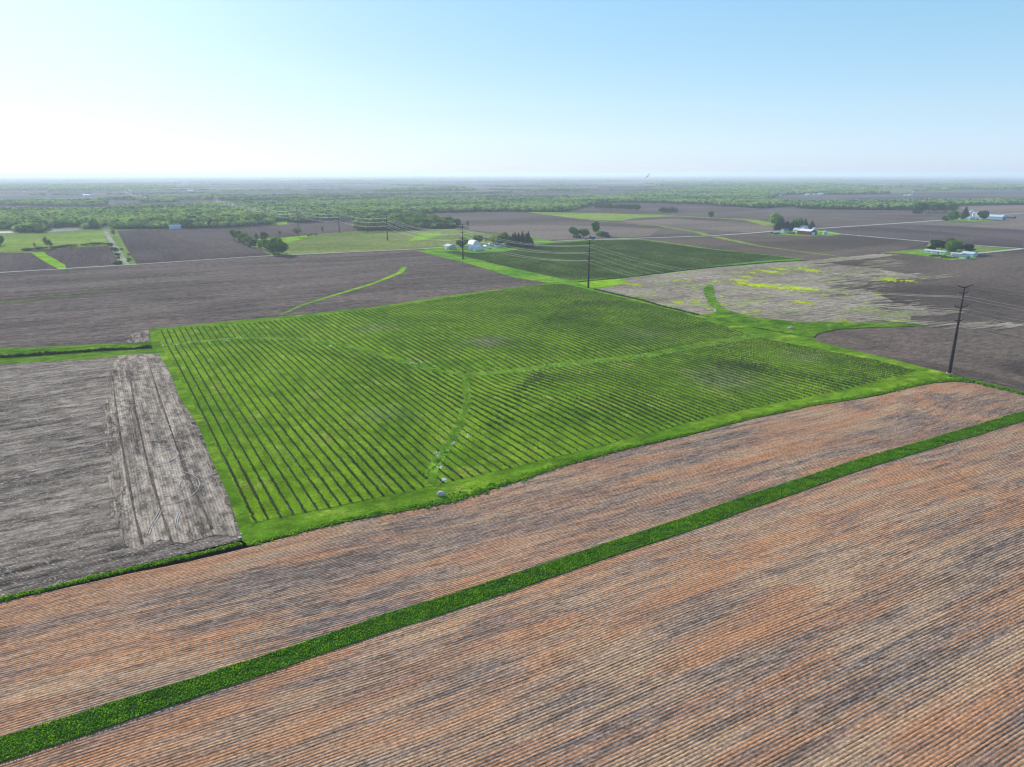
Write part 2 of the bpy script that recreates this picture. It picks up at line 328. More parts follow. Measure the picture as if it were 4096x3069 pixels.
# ------------------------------------------------------------------ ground sheets
def inpoly(x, y, P):
    c = False; j = len(P) - 1
    for i in range(len(P)):
        xi, yi = P[i]; xj, yj = P[j]
        if (yi > y) != (yj > y) and x < (xj - xi) * (y - yi) / (yj - yi) + xi: c = not c
        j = i
    return c
def sheet(name, poly, mat, z, world=False, kind='structure', rough_edge=0.0, label=None, cat=None):
    P = poly if world else [G(*p) for p in poly]
    if rough_edge:
        Q = []
        for i in range(len(P)):
            a = P[i]; b = P[(i + 1) % len(P)]; L = math.hypot(b[0] - a[0], b[1] - a[1]); Q.append(a)
            m = min(300, int(L / max(2.0, rough_edge * 3)))
            if math.hypot(*a) < 1400 and L < 1500:
                for k in range(1, m):
                    t = k / m; r = rough_edge * (mnoise.noise(Vector(((a[0] + (b[0] - a[0]) * t) / (5 * rough_edge + 2), (a[1] + (b[1] - a[1]) * t) / (5 * rough_edge + 2), z))))
                    nx, ny = -(b[1] - a[1]) / L, (b[0] - a[0]) / L; Q.append((a[0] + (b[0] - a[0]) * t + nx * r * 1.6, a[1] + (b[1] - a[1]) * t + ny * r * 1.6))
        P = Q
    vs = [Vector((x, y, 0)) for x, y in P]; tri = tessellate_polygon([vs])
    bm = bmesh.new(); bv = [bm.verts.new(v) for v in vs]
    for t in tri:
        try: bm.faces.new([bv[i] for i in t])
        except Exception: pass
    xs = [p[0] for p in P]; ys = [p[1] for p in P]; ST = 12.0
    for ax, lo, hi in ((0, min(xs), max(xs)), (1, min(ys), max(ys))):
        lo = max(lo, -800); hi = min(hi, 800); k = math.ceil(lo / ST)
        while k * ST < hi:
            c = [0, 0, 0]; nn = [0, 0, 0]; c[ax] = k * ST; nn[ax] = 1
            bmesh.ops.bisect_plane(bm, geom=bm.verts[:] + bm.edges[:] + bm.faces[:], dist=1e-4, plane_co=c, plane_no=nn); k += 1
    for v in bm.verts: v.co.z = h(v.co.x, v.co.y) + z
    bmesh.ops.recalc_face_normals(bm, faces=bm.faces)
    if sum(f.normal.z for f in bm.faces) < 0: bmesh.ops.reverse_faces(bm, faces=bm.faces)
    for f in bm.faces: f.smooth = True
    me = bpy.data.meshes.new(name); bm.to_mesh(me); bm.free(); me.materials.append(mat)
    o = bpy.data.objects.new(name, me); col.objects.link(o); o['kind'] = kind
    if label: o['label'] = label
    if cat: o['category'] = cat
    return o
def ribbon(name, pts, width, mat, z, kind='structure', world=False, we=None, label=None):
    W = pts if world else [G(*p) for p in pts]; L = []; Rr = []
    for i, p in enumerate(W):
        a = W[max(0, i - 1)]; b = W[min(len(W) - 1, i + 1)]; dx, dy = b[0] - a[0], b[1] - a[1]; q = math.hypot(dx, dy); nx, ny = -dy / q, dx / q
        wd = (width if we is None else we[i]) / 2; L.append((p[0] + nx * wd, p[1] + ny * wd)); Rr.append((p[0] - nx * wd, p[1] - ny * wd))
    return sheet(name, L + Rr[::-1], mat, z, True, kind, label=label)
def ext(px, py, dx, dist):  # a world point beyond the frame edge
    x, y = G(px, py); return x + dx * dist, y
def streaks(name, mat, specs, z0, az=AZU + 3):
    m = MB(); k = 0
    for (px, py, sx_, sy_, n_, L0, W0) in specs:
        for _ in range(n_):
            k += 1; x, y = G(px + RS.normal() * sx_, py + RS.normal() * sy_); L = L0 * (.3 + RS.rand()); w_ = W0 * (.3 + RS.rand()); ang = R(az + RS.normal() * 3); ux, uy = math.sin(ang), math.cos(ang)
            up, lo = [], []
            for j in range(9):
                t = j / 4 - 1; ww = w_ * math.sqrt(max(0, 1 - t * t)) * (.5 + .7 * RS.rand()) + .02; cx, cy = x + ux * L * t, y + uy * L * t; up.append((cx - uy * ww, cy + ux * ww)); lo.append((cx + uy * ww, cy - ux * ww))
            zz = z0 + (k % 50) * .0015
            for j in range(8): m.face([(p[0], p[1], h(*p) + zz) for p in (up[j], up[j + 1], lo[j + 1], lo[j])])
    o = m.build(name, mat); o['kind'] = 'structure'
# base ground to the horizon (with a hole-free disc under everything)
def base_ground():
    bm = bmesh.new(); rings = [0, 60, 120, 200, 300, 420, 560, 760, 1200, 2500, 5000, 10000, 20000, 40000]; n = 96; prev = None
    c = bm.verts.new((0, 0, -1.6))
    for r in rings[1:]:
        cur = [bm.verts.new((r * math.cos(2 * math.pi * k / n), r * math.sin(2 * math.pi * k / n), (-3.6 if r < 760 else -0.05))) for k in range(n)]
        for k in range(n):
            if prev: bm.faces.new((prev[k], prev[(k + 1) % n], cur[(k + 1) % n], cur[k]))
            else: bm.faces.new((c, cur[(k + 1) % n], cur[k])) if False else bm.faces.new((c, cur[k], cur[(k + 1) % n]))
        prev = cur
    bmesh.ops.recalc_face_normals(bm, faces=bm.faces); me = bpy.data.meshes.new('ground'); bm.to_mesh(me); bm.free(); me.materials.append(M['base'])
    o = bpy.data.objects.new('ground', me); col.objects.link(o); o['kind'] = 'structure'
base_ground()
# edges shared by neighbouring fields, in photograph pixels
DITCH_UP = [(0,2397),(225,2345),(423,2290),(600,2252),(746,2216),(965,2164)]
EDGE_F = [(0,2412),(240,2358),(500,2300),(746,2251),(1000,2190),(1249,2122),(1497,2068),(1696,2033),(1790,2014),(1900,1980),(2094,1920),(2249,1868),(2497,1802),(2746,1747),(3000,1680),(3245,1626),(3420,1600),(3520,1583),(3640,1553),(3740,1535),(3830,1530),(3920,1538),(4000,1556),(4096,1581)]
TOP_A = [(0,1095),(500,1064),(1000,1031),(1400,1012),(1690,999)]
TOP_ORCH = [(599,1318),(780,1301),(1000,1278),(1250,1256),(1497,1229),(1746,1191),(1994,1159),(2130,1142),(2244,1132)]
BOT_A = [(0,1393),(200,1388),(348,1380),(547,1373),(602,1366)]
LEFT_ORCH = [(629,1412),(686,1500),(719,1594),(796,1709),(845,1838),(910,1977),(950,2097),(968,2163)]
def W(l): return [G(*p) for p in l]
# foreground stubble field
lx, ly = G(0, 2412); rx, ry = G(4096, 1581)
sheet('stubble_field', [(lx - 300, ly - 160), (lx - 40, ly - 21)] + W(EDGE_F) + [(rx + 60, ry - 8), (rx + 320, ry - 120), (420, -60), (-420, -60)], M['fieldF'], .10, True)
# dark field to the right, first as one wide sheet
sheet('dark_field', [G(3251,1351), G(3260,1341), G(3304,1326), G(3384,1316), G(3493,1306), G(3560,1290), G(3400,1250), G(3300,1100), G(3240,1040), G(3521,1014), G(3700,1012), (G(3905,1017)), G(4096,999), (900,830), (1000,300), (rx + 330, ry - 110), G(4096,1572), G(3990,1545), G(3891,1523), G(3792,1500), G(3344,1386), G(3274,1368)], M['fieldD'], .12, True)
sheet('residue_field', [(2378,1158),(2330,1140),(2500,1108),(2686,1085),(2863,1069),(3050,1053),(3235,1043),(3400,1027),(3528,1016),(3600,1020),(3430,1040),(3304,1052),(3493,1076),(3600,1092),(3692,1110),(3600,1117),(3480,1130),(3440,1150),(3493,1172),(3560,1202),(3640,1222),(3740,1256),(3640,1268),(3640,1284),(3720,1300),(3640,1306),(3493,1301),(3195,1299),(2996,1280),(2870,1262),(2796,1262),(2646,1226),(2567,1201)], M['fieldR'], .24, rough_edge=2.5)
streaks('residue_streaks', M['fieldR'], [(3700,1108,70,7,26,22,1.6), (3500,1075,60,6,18,20,1.5), (3730,1256,60,6,26,20,1.3), (3620,1230,50,12,26,18,1.3), (3560,1045,70,6,16,20,1.5), (3850,1300,120,5,34,16,1.1), (3500,1160,25,25,22,16,1.2), (3990,1303,90,5,24,16,1.0), (3560,1060,60,4,12,30,1.2)], .26)
streaks('dark_streaks', M['fieldD'], [(3440,1150,55,22,26,18,1.6), (3420,1110,60,14,16,20,1.4), (3560,1215,50,14,22,14,1.2), (3350,1060,60,6,14,22,1.4), (3550,1290,50,4,10,12,.8)], .335)
# long dark field north of the orchard
lx2, ly2 = G(0, 1393); lx3, ly3 = G(0, 1095)
sheet('ploughed_field', [(lx3 - 350, ly3 - 190)] + W(TOP_A) + W([(1750,1010),(1900,1050),(2100,1108),(2244,1133)]) + W(TOP_ORCH[::-1][1:]) + [G(602,1366)] + W(BOT_A[::-1][1:]) + [(lx2 - 350, ly2 - 190)], M['fieldA'], .11, True)
lx4, ly4 = G(0, 1458); lx5, ly5 = G(0, 2397)
sheet('pale_field', [(lx4 - 250, ly4 - 136)] + W([(0,1458),(348,1438),(547,1415),(629,1412)]) + W(LEFT_ORCH[1:]) + W(DITCH_UP[::-1][1:]) + [(lx5 - 200, ly5 - 107)], M['fieldL'], .11, True)
sheet('headland', [(470,1425),(560,1416),(624,1416),(680,1500),(712,1594),(786,1709),(835,1838),(900,1977),(935,2090),(950,2150),(860,2140),(740,2176),(640,2160),(560,2205),(505,2185),(478,2100),(500,1980),(455,1860),(478,1740),(440,1640),(452,1500)], M['headland'], .175, rough_edge=1.8)
sheet('field_corner', [(505,1372),(520,1340),(560,1328),(597,1320),(600,1366),(547,1372)], M['headland'], .23, rough_edge=1.0)
M['trackpale'] = plain('pale wheel track', (.42, .38, .345), .95, 0, .1, .3, .9); M['trackdark'] = soil('dark wheel track', (.06, .052, .05), (.13, .115, .11), AZV, .4, .7, .05, .5, .9, 5, None, .5, .2, .5)
TR = [[(455,1560),(470,1680),(492,1800),(515,1930),(540,2060),(570,2180)], [(520,1500),(540,1640),(575,1790),(610,1930),(650,2060),(690,2180)], [(600,1470),(640,1600),(690,1740),(740,1880),(800,2010),(850,2120)]]
for cx, cy, rx_, ry_ in ((650,1945,70,34),(655,1947,84,42),(640,1955,160,70),(630,1825,84,34),(640,1825,70,28),(610,1818,175,52),(600,1730,95,36)): TR.append([(cx + rx_ * math.cos(R(a)), cy + ry_ * math.sin(R(a)) - (cx + rx_ * math.cos(R(a)) - cx) * .1) for a in range(-95, 96, 19)])
TR += [[(640,2040),(622,2075),(600,2105),(588,2140)], [(648,2042),(631,2077),(609,2107),(597,2142)], [(722,2040),(706,2070),(700,2110)], [(730,2042),(714,2072),(708,2112)]]
for i, t in enumerate(TR): ribbon('wheel_track', t, 1.1, M['trackdark' if i < 3 else 'trackpale'], .27 + .010 * i, we=[(.8 if i < 3 else .26) * (.6 + .6 * (j % 2)) for j in range(len(t))])
streaks('pale_streaks', M['headland'], [(445,1650,14,80,34,9,.6), (462,1900,14,80,34,8,.6), (495,2090,14,30,14,6,.5), (470,1500,14,30,20,10,.7)], .235, AZV)
streaks('pale_streaks', M['headland'], [(540,1350,22,16,10,8,.7), (640,1330,60,2,0,10,.5), (1300,1260,500,2,0,10,.5)], .235, AZU)
# grass strip with the ditch
sheet('grass_strip', [(lx2 - 350, ly2 - 190)] + W(BOT_A) + [G(599,1318), G(660,1330), G(660,1425), G(629,1413)] + W([(547,1416),(348,1439),(0,1459)]) + [(lx4 - 250, ly4 - 136)], M['rough'], .17, True)
# the orchard ground with its mown margins
sheet('orchard_grass', TOP_ORCH + [(2290,1128),(2378,1157),(2567,1200),(2646,1225),(2796,1262),(2960,1300),(3251,1352),(3274,1368),(3344,1386),(3560,1437),(3777,1493),(3792,1500),(3891,1522),(3990,1545),(4096,1571)] + [(4096,1579),(4000,1554),(3920,1536),(3830,1528),(3740,1533),(3640,1551),(3520,1581),(3420,1598),(3245,1624),(3000,1678),(2746,1745),(2497,1800),(2249,1866),(2094,1918),(1900,1978),(1790,2012),(1696,2031),(1497,2066),(1249,2120),(1000,2186),(968,2166)] + LEFT_ORCH[::-1] + [(602,1366)], M['grass'], .26)
PLANT = [(625,1325),(780,1311),(994,1296),(1249,1268),(1497,1239),(1746,1201),(1994,1164),(2100,1149),(2235,1137),(2262,1141),(2420,1177),(2646,1232),(2830,1285),(3019,1346),(3245,1396),(3493,1443),(3665,1487),(3618,1503),(3443,1543),(3195,1598),(3089,1616),(2845,1668),(2646,1724),(2348,1800),(2094,1862),(1796,1930),(1622,1970),(1308,2038),(1008,2096),(960,1990),(860,1780),(752,1575),(690,1470),(650,1395)]
PW = W(PLANT)
sheet('orchard_floor', PLANT, M['orch'], .34)
def wid(n, a, b): return [a + (b - a) * abs(math.sin(i * 1.7)) for i in range(n)]
for nm, s, a, b in (('swale', SW1[1:], 3.2, 6), ('swale', SW2, 5, 8), ('swale', SW3[:-1], 2.5, 5)):
    ribbon(nm, s, 5, M['swale'], .42 + .03 * len(s) / 11, we=wid(len(s), a, b))
# grassed waterways on the right
sheet('grass_waterway', [(2796,1262),(2868,1250),(2838,1214),(2816,1180),(2820,1146),(2836,1140),(2855,1146),(2856,1180),(2872,1214),(2905,1239),(2996,1270),(3195,1290),(3493,1293),(3640,1297),(3710,1304),(3640,1307),(3493,1311),(3384,1318),(3304,1329),(3263,1344),(3254,1353),(3200,1345),(3080,1322),(2960,1302)], M['rough'], .44, rough_edge=1.2)
sheet('grass_triangle', [(2300,1131),(2400,1122),(2490,1117),(2517,1131),(2450,1147),(2378,1157)], M['brightg'], .41)
ribbon('grass_strip', [(1619,1069),(1600,1092),(1497,1134),(1398,1164),(1298,1194),(1199,1226),(1120,1262)], 6, M['brightg'], .24, we=[6, 6.5, 4.5, 4.5, 4, 3, 1.5])
ribbon('grass_strip', [(0,1212),(130,1200),(250,1183),(380,1165),(480,1143)], 3, M['rough'], .24, we=[6, 4, 3, 2.5, 1])
ribbon('grass_strip', [(1700,1003),(1900,1049),(2100,1109),(2244,1134),(2378,1160)], 14, M['lawn'], .33, we=[26, 27, 25, 18, 8])
# living cover crop strip through the foreground
GU = [(0,2952),(240,2880),(464,2808),(740,2726),(1024,2634),(1280,2550),(1535,2460),(1800,2380),(2048,2300),(2350,2200),(2651,2100),(2996,1979),(3250,1900),(3493,1820),(3792,1733),(4096,1646)]
GL = [(0,3056),(240,2978),(464,2901),(740,2806),(1024,2713),(1280,2622),(1535,2534),(1800,2450),(2048,2368),(2350,2262),(2651,2162),(2996,2041),(3250,1952),(3493,1866),(3792,1776),(4096,1684)]
gu, gl = W(GU), W(GL)
gu = [(2 * gu[0][0] - gu[2][0], 2 * gu[0][1] - gu[2][1])] + gu + [(2 * gu[-1][0] - gu[-3][0], 2 * gu[-1][1] - gu[-3][1])]
gl = [(2 * gl[0][0] - gl[2][0], 2 * gl[0][1] - gl[2][1])] + gl + [(2 * gl[-1][0] - gl[-3][0], 2 * gl[-1][1] - gl[-3][1])]
M['crop'] = grass('cover crop floor', (.025, .07, .008), (.05, .13, .01), None, AZU, .3)
sheet('crop_strip', gu + gl[::-1], M['crop'], .20, True)
# fields north of the gravel road, left
x0, y0 = G(0, 1091); 
sheet('north_ground', [(-1500, 500), (x0, y0), G(500,1060), G(1000,1027), G(1690,996), G(2130,970), G(2130,930), G(900,885), (-2400, 1250)], M['meadow'], .08, True)
sheet('meadow', [(-60,945),(200,935),(417,924),(444,975),(296,989),(93,1003),(0,1007),(-60,1008)], M['meadowg'], .16)
sheet('brown_field', [(-80,1014),(0,1012),(125,1012),(157,1035),(200,1060),(238,1079),(0,1090),(-80,1096)], M['fieldD2'], .22)
sheet('brown_field', [(120,1003),(296,991),(435,984),(463,1026),(477,1059),(264,1073),(262,1062),(225,1040),(190,1022),(178,1010),(93,1004)], M['fieldD2'], .22)
sheet('grass_strip', [(125,1011),(178,1010),(190,1022),(225,1040),(262,1062),(264,1078),(240,1080),(200,1060),(157,1035)], M['brightg'], .30)
sheet('brown_field', [(468,924),(681,917),(800,915),(890,913),(925,945),(1000,985),(1087,1021),(1000,1027),(546,1057),(500,985)], M['fieldD2'], .22)
sheet('brown_field', [(892,915),(1087,901),(1189,896),(1416,891),(1425,925),(1290,935),(1124,952),(1008,957),(950,965),(925,944)], M['fieldD2'], .24)
sheet('verge', [(412,924),(468,924),(500,985),(546,1057),(478,1061),(463,1026),(436,978)], M['roadg'], .18)
ribbon('gravel_track', [(421,924),(440,958),(468,1000),(490,1035),(505,1061)], 7, M['track'], .34)
sheet('meadow', [(1036,958),(1263,940),(1200,960),(1050,985),(1010,975)], M['brightg'], .20, rough_edge=1.5)
sheet('meadow', [(1630,966),(1680,935),(1760,930),(1770,940),(1700,960)], M['brightg'], .20, rough_edge=2)
sheet('meadow', [(2128,950),(2206,963),(2180,968),(2128,971),(1990,975),(2050,955)], M['lawn'], .2)
sheet('meadow', [(1085,902),(1087,880),(1150,880),(1148,898)], M['brightg'], .2)
# fields beyond the road, centre and right
sheet('brown_field', [(1716,854),(1993,848),(2239,851),(2336,831),(2604,816),(3039,838),(3300,840),(3650,840),(3808,846),(3860,872),(3766,882),(3581,895),(3248,918),(3094,926),(2840,945),(2400,956),(2206,963),(2128,949),(1896,928),(1841,914)], M['fieldM'], .10)
sheet('tan_field', [(1860,905),(2100,900),(2400,905),(2640,915),(2600,945),(2400,955),(2206,962),(2100,945),(1880,920)], M['fieldT'], .18, rough_edge=6)
sheet('green_field', [(2100,847),(2240,850),(2420,854),(2620,860),(2700,866),(2600,870),(2540,874),(2480,883),(2380,882),(2280,872),(2170,858)], M['meadowg'], .22)
ribbon('grass_strip', [(2350,855),(2620,861),(2844,872),(3000,880),(3095,903)], 14, M['meadowg'], .30, we=[10, 22, 26, 30, 40])
ribbon('grass_strip', [(2400,886),(2640,905),(2720,918),(2790,930),(2830,942)], 8, M['meadowg'], .30, we=[5, 10, 14, 16, 16])
ribbon('grass_strip', [(2860,948),(2940,965),(3040,986),(3180,1005),(3320,1022),(3385,1032)], 8, M['meadowg'], .34, we=[14, 13, 10, 8, 6, 2])
ribbon('grass_strip', [(2905,876),(3100,870),(3300,873),(3590,885)], 6, M['meadowg'], .3)
ribbon('grass_strip', [(3250,873),(3500,868),(3766,872)], 6, M['meadowg'], .3)
sheet('tan_field', [(2470,885),(2700,875),(3000,895),(3090,905),(3094,924),(2980,930),(2760,915),(2620,905)], M['fieldT'], .20, rough_edge=6)
sheet('dark_field', [(2400,960),(2840,949),(3094,930),(3248,922),(3368,941),(3716,972),(3600,1002),(3521,1014),(3400,1027),(3233,1042),(3187,1035),(2863,1000),(2562,958)], M['fieldD'], .14)
sheet('dark_field', [(3252,920),(3581,898),(3766,885),(4096,925),(4300,930),(4300,1010),(4086,996),(3882,982),(3716,969),(3368,938)], M['fieldD2'], .14)
sheet('tan_field', [(3584,897),(3766,884),(3993,863),(4300,838),(4300,930),(4096,920),(3830,905)], M['fieldT'], .22)
sheet('tan_field', [(3808,826),(3960,820),(4300,817),(4300,834),(3993,859),(3850,872)], M['fieldT'], .22)
sheet('brown_field', [(2336,829),(2604,815),(2600,800),(2380,805)], M['fieldM'], .16)
sheet('grass_strip', [(3520,1012),(3600,1003),(3700,996),(3716,972),(3882,984),(4086,998),(3905,1015),(3880,1038),(3800,1040),(3640,1018)], M['roadg'], .28)
sheet('lawn', [(3620,1012),(3700,1000),(3860,1010),(3910,1022),(3900,1036),(3800,1042),(3700,1024)], M['lawn'], .36)
sheet('lawn', [(3080,934),(3150,928),(3240,920),(3300,922),(3368,938),(3330,944),(3240,945),(3060,938)], M['lawn'], .36)
sheet('lawn', [(3760,886),(3800,878),(3870,874),(3990,878),(3980,884),(3880,889)], M['lawn'], .36)
# far orchard block
PLANT2 = [(1772,1009),(1830,1006),(1900,1015),(2035,1006),(2110,990),(2128,980),(2387,962),(2562,960),(2700,980),(2863,1001),(3030,1019),(3187,1036),(3020,1047),(2945,1055),(2686,1086),(2497,1110),(2278,1125),(2100,1085),(1900,1038)]
sheet('orchard_verge', [(1690,998),(1760,993),(1860,990),(2000,985),(2128,973),(2400,957),(2562,956),(2863,998),(3187,1033),(3235,1042),(3050,1052),(2863,1069),(2686,1092),(2497,1115),(2300,1131),(2244,1132),(2100,1092),(1900,1042)], M['lawn'], .27)
PW2 = W(PLANT2)
sheet('orchard_floor', PLANT2, M['orch2'], .37)
# roads
ribbon('gravel_road', [(-250,1106),(0,1092),(500,1062),(1000,1029),(1400,1010),(1690,997),(1771,991),(1900,983),(2128,971),(2341,960),(2624,952),(2840,945),(3000,934),(3094,926),(3248,917),(3581,895),(3766,882),(3836,875),(3993,861),(4096,853),(4300,838)], 6.0, M['road'], .46, we=[3.6, 3.6, 3.6, 3.6, 3.6, 3.6, 4, 4, 4.5, 5, 6.5, 7, 8, 8, 8, 8, 9, 9, 9, 9, 9])
ribbon('gravel_road', [(3240,921),(3368,938),(3716,969),(3882,982),(4086,996),(4300,1012)], 6.5, M['road'], .50)
ribbon('gravel_road', [(3880,1020),(3905,1015),(4000,1006),(4086,997)], 6.5, M['road'], .54)
# river gleaming between the trees
nw = NT('river water'); nw.b.inputs['Roughness'].default_value = .12; nw.b.inputs['Specular IOR Level'].default_value = 1.0; nw.b.inputs['Metallic'].default_value = .7
M['water'] = nw.color((.5, .55, .6)); nw.bump(nw.noise(nw.uv(), .5, 3), .2, .1)
for p in ([(-80,929),(0,927),(55,926),(55,933),(0,934),(-80,937)], [(176,927),(220,918),(330,913),(350,920),(260,926),(180,930)], [(395,914),(450,909),(450,914),(400,918)]):
    sheet('river', p, M['water'], .40)
# yellow flowering weeds in the residue field
YP = [(2710,1211,38,8),(2780,1206,30,8),(2836,1236,18,7),(2555,1186,20,4),(2540,1140,45,5),(2700,1124,18,3),(2855,1127,20,4),(2780,1154,14,3),(2950,1123,50,6),(3060,1145,130,9),(3200,1155,90,8),(3240,1083,60,8),(3120,1078,50,6),(3080,1088,60,6),(3020,1095,22,4),(2990,1110,30,5),(3560,1120,60,9),(3640,1126,30,5),(3380,1176,26,5),(3300,1184,28,4),(3220,1213,60,6),(3020,1247,28,9),(3377,1282,22,7),(3590,1286,45,4),(2980,1250,16,6),(3510,1180,22,3),(2610,1170,14,3),(2890,1217,14,4),(2886,1188,10,3),(2750,1122,25,2)]
bmv = MB()
kz = 0
for i, (px, py, rx_, ry_) in enumerate(YP):
    for j in range(26 + int(rx_ * 1.1)):
        kz += 1; q = abs(RS.normal()) * .62; an = RS.rand() * 6.283; cx = px + rx_ * q * math.cos(an); cy = py + ry_ * q * math.sin(an) + .10 * rx_ * q * math.cos(an)
        big = RS.rand() ** 3; a_ = rx_ * (.05 + .28 * big * max(.15, 1 - q)) + 1.2; b_ = a_ * .12 + .35; ring = []; n_ = 10
        for k in range(n_):
            a = 2 * math.pi * k / n_; f = .6 + .8 * RS.rand(); ring.append(GZ(cx + a_ * f * math.cos(a), cy + b_ * f * math.sin(a) + .07 * a_ * math.cos(a)))
        c = GZ(cx, cy); zz = .31 + (kz % 60) * .0012
        for k in range(n_): r0, r1 = ring[k], ring[(k + 1) % n_]; bmv.face([(c[0], c[1], c[2] + zz), (r0[0], r0[1], r0[2] + zz), (r1[0], r1[1], r1[2] + zz)])
tag(bmv.build('yellow_weeds', M['yellow']), 'patches of bright yellow flowering weeds in the pale residue field', 'weeds', None, 'stuff')

# ------------------------------------------------------------------ vegetation kits (numpy)
def rot_rand(n):
    v = RS.normal(size=(n, 3)); return v / np.linalg.norm(v, axis=1)[:, None]
def leaves(cent, nrm, size):
    """triangles about centres, facing roughly along nrm"""
    n = len(cent); a = np.cross(nrm, rot_rand(n)); a /= np.linalg.norm(a, axis=1)[:, None] + 1e-9; b = np.cross(nrm, a)
    s = size[:, None]; v = np.stack([cent + a * s, cent - a * s * .6 + b * s * .9, cent - a * s * .5 - b * s * .95], 1)
    return v.reshape(-1, 3), np.arange(3 * n).reshape(-1, 3)
ICO = None
def ico(sub=1):
    bm = bmesh.new(); bmesh.ops.create_icosphere(bm, subdivisions=sub, radius=1); v = np.array([q.co[:] for q in bm.verts]); f = np.array([[q.index for q in p.verts] for p in bm.faces]); bm.free(); return v, f
IV1, IF1 = ico(1); IV2, IF2 = ico(2)
def merge(parts):
    vs, fs, o = [], [], 0
    for v, f in parts: vs.append(v); fs.append(f + o); o += len(v)
    return np.concatenate(vs), np.concatenate(fs)
def crown(kind, nleaf=420, lobes=9, size=.055, seed=0):
    """unit crown: height 1, radius about .5, foot of the trunk at 0"""
    rs = np.random.RandomState(seed); parts = []
    if kind == 'spruce':
        t = rs.rand(nleaf) ** .8; z = .06 + .94 * t; r = (1 - z) ** .6 * .29 + .012; r = r * (.75 + .35 * np.sin(z * 60)) ; a = rs.rand(nleaf) * 6.283
        rr = r * (.55 + .5 * rs.rand(nleaf)); c = np.stack([rr * np.cos(a), rr * np.sin(a), z], 1)
        n = np.stack([np.cos(a), np.sin(a), .5 + 0 * a], 1); n /= np.linalg.norm(n, axis=1)[:, None]; n += .5 * rot_rand(nleaf)
        n /= np.linalg.norm(n, axis=1)[:, None]; parts.append(leaves(c, n, (.05 * (1.15 - z)) * (.7 + .6 * rs.rand(nleaf))))
        zz = np.array([0.07, .3, .6, .97]); rad = [.27, .225, .15, .005]; k = 8; v = np.array([[rad[i] * math.cos(6.283 * j / k), rad[i] * math.sin(6.283 * j / k), zz[i]] for i in range(4) for j in range(k)])
        f = []; 
        for i in range(3):
            for j in range(k): a0, b0 = i * k + j, i * k + (j + 1) % k; f += [[a0, b0, b0 + k], [a0, b0 + k, a0 + k]]
        parts.append((v, np.array(f))); return merge(parts)
    cz, rx, rz = {'round': (.52, .48, .42), 'wide': (.52, .56, .40), 'tall': (.53, .36, .43), 'bare': (.58, .46, .38), 'bush': (.42, .55, .40), 'pine': (.50, .52, .42)}[kind]
    cs = []
    for i in range(lobes):
        d = rs.normal(size=3); d /= np.linalg.norm(d); q = rs.rand() ** .4 * .72
        cs.append((np.array([d[0] * rx * q, d[1] * rx * q, cz + d[2] * rz * q * (.9 if d[2] > 0 else .75)]), (.17 + .13 * rs.rand()) * (rx / .46)))
    if kind == 'pine': cs = [(np.array([c[0] * 1.0, c[1] * 1.0, c[2]]), r * .9) for c, r in cs]
    for c, r in cs:
        if kind != 'bare':
            v = IV1.copy() if nleaf < 500 else IV2.copy(); v *= (1 + .28 * (rs.rand(len(v)) - .5))[:, None] * r * .86; v[:, 2] *= (.45 if kind == 'pine' else .85); parts.append((v + c, (IF1 if nleaf < 500 else IF2)))
        m = nleaf // lobes; d = rot_rand(m); n = d + .55 * rot_rand(m); n /= np.linalg.norm(n, axis=1)[:, None]
        rr = r * ((.35 + .8 * rs.rand(m)) if kind == 'bare' else (.85 + .28 * rs.rand(m))); p = c + d * rr[:, None] * np.array([1, 1, (.5 if kind == 'pine' else .88)])
        parts.append(leaves(p, n, size * (.6 + .8 * rs.rand(m)) * (.6 if kind == 'bare' else 1)))
    return merge(parts)
def limbs(kind, seed, thick=.022):
    rs = random.Random(seed); m = MB(); top = .95 if kind == 'spruce' else .62
    m.tube([(0, 0, -.03), (.004, 0, .15), (.01, .008, .35), (0, .01, top)], [thick * 1.3, thick, thick * .8, thick * .25], 6)
    if kind != 'spruce':
        for i in range(9 if kind == 'bare' else 5):
            a = rs.random() * 6.283; z = .22 + .3 * rs.random(); L = .26 + .16 * rs.random()
            m.tube([(0, 0, z), (math.cos(a) * L * .5, math.sin(a) * L * .5, z + L * .4), (math.cos(a) * L, math.sin(a) * L, z + L * .95)], [thick * .55, thick * .35, thick * .12], 4)
    return m
M['bark'] = plain('bark', (.09, .07, .055), .9)
LM = {'green': leaf('leaf green', (.040, .095, .018), (.085, .165, .026)), 'light': leaf('leaf spring green', (.11, .21, .03), (.18, .30, .045)),
      'olive': leaf('leaf olive', (.10, .14, .035), (.17, .20, .06)), 'dark': leaf('leaf dark green', (.018, .045, .014), (.035, .075, .018), trans=.2),
      'spruce': leaf('spruce needles', (.014, .030, .018), (.028, .05, .026), trans=.05, var=.25), 'bare': leaf('budding twigs', (.08, .07, .045), (.12, .11, .06), trans=.2),
      'grey': leaf('leaf grey green', (.06, .085, .04), (.10, .13, .055))}
_pm = {}
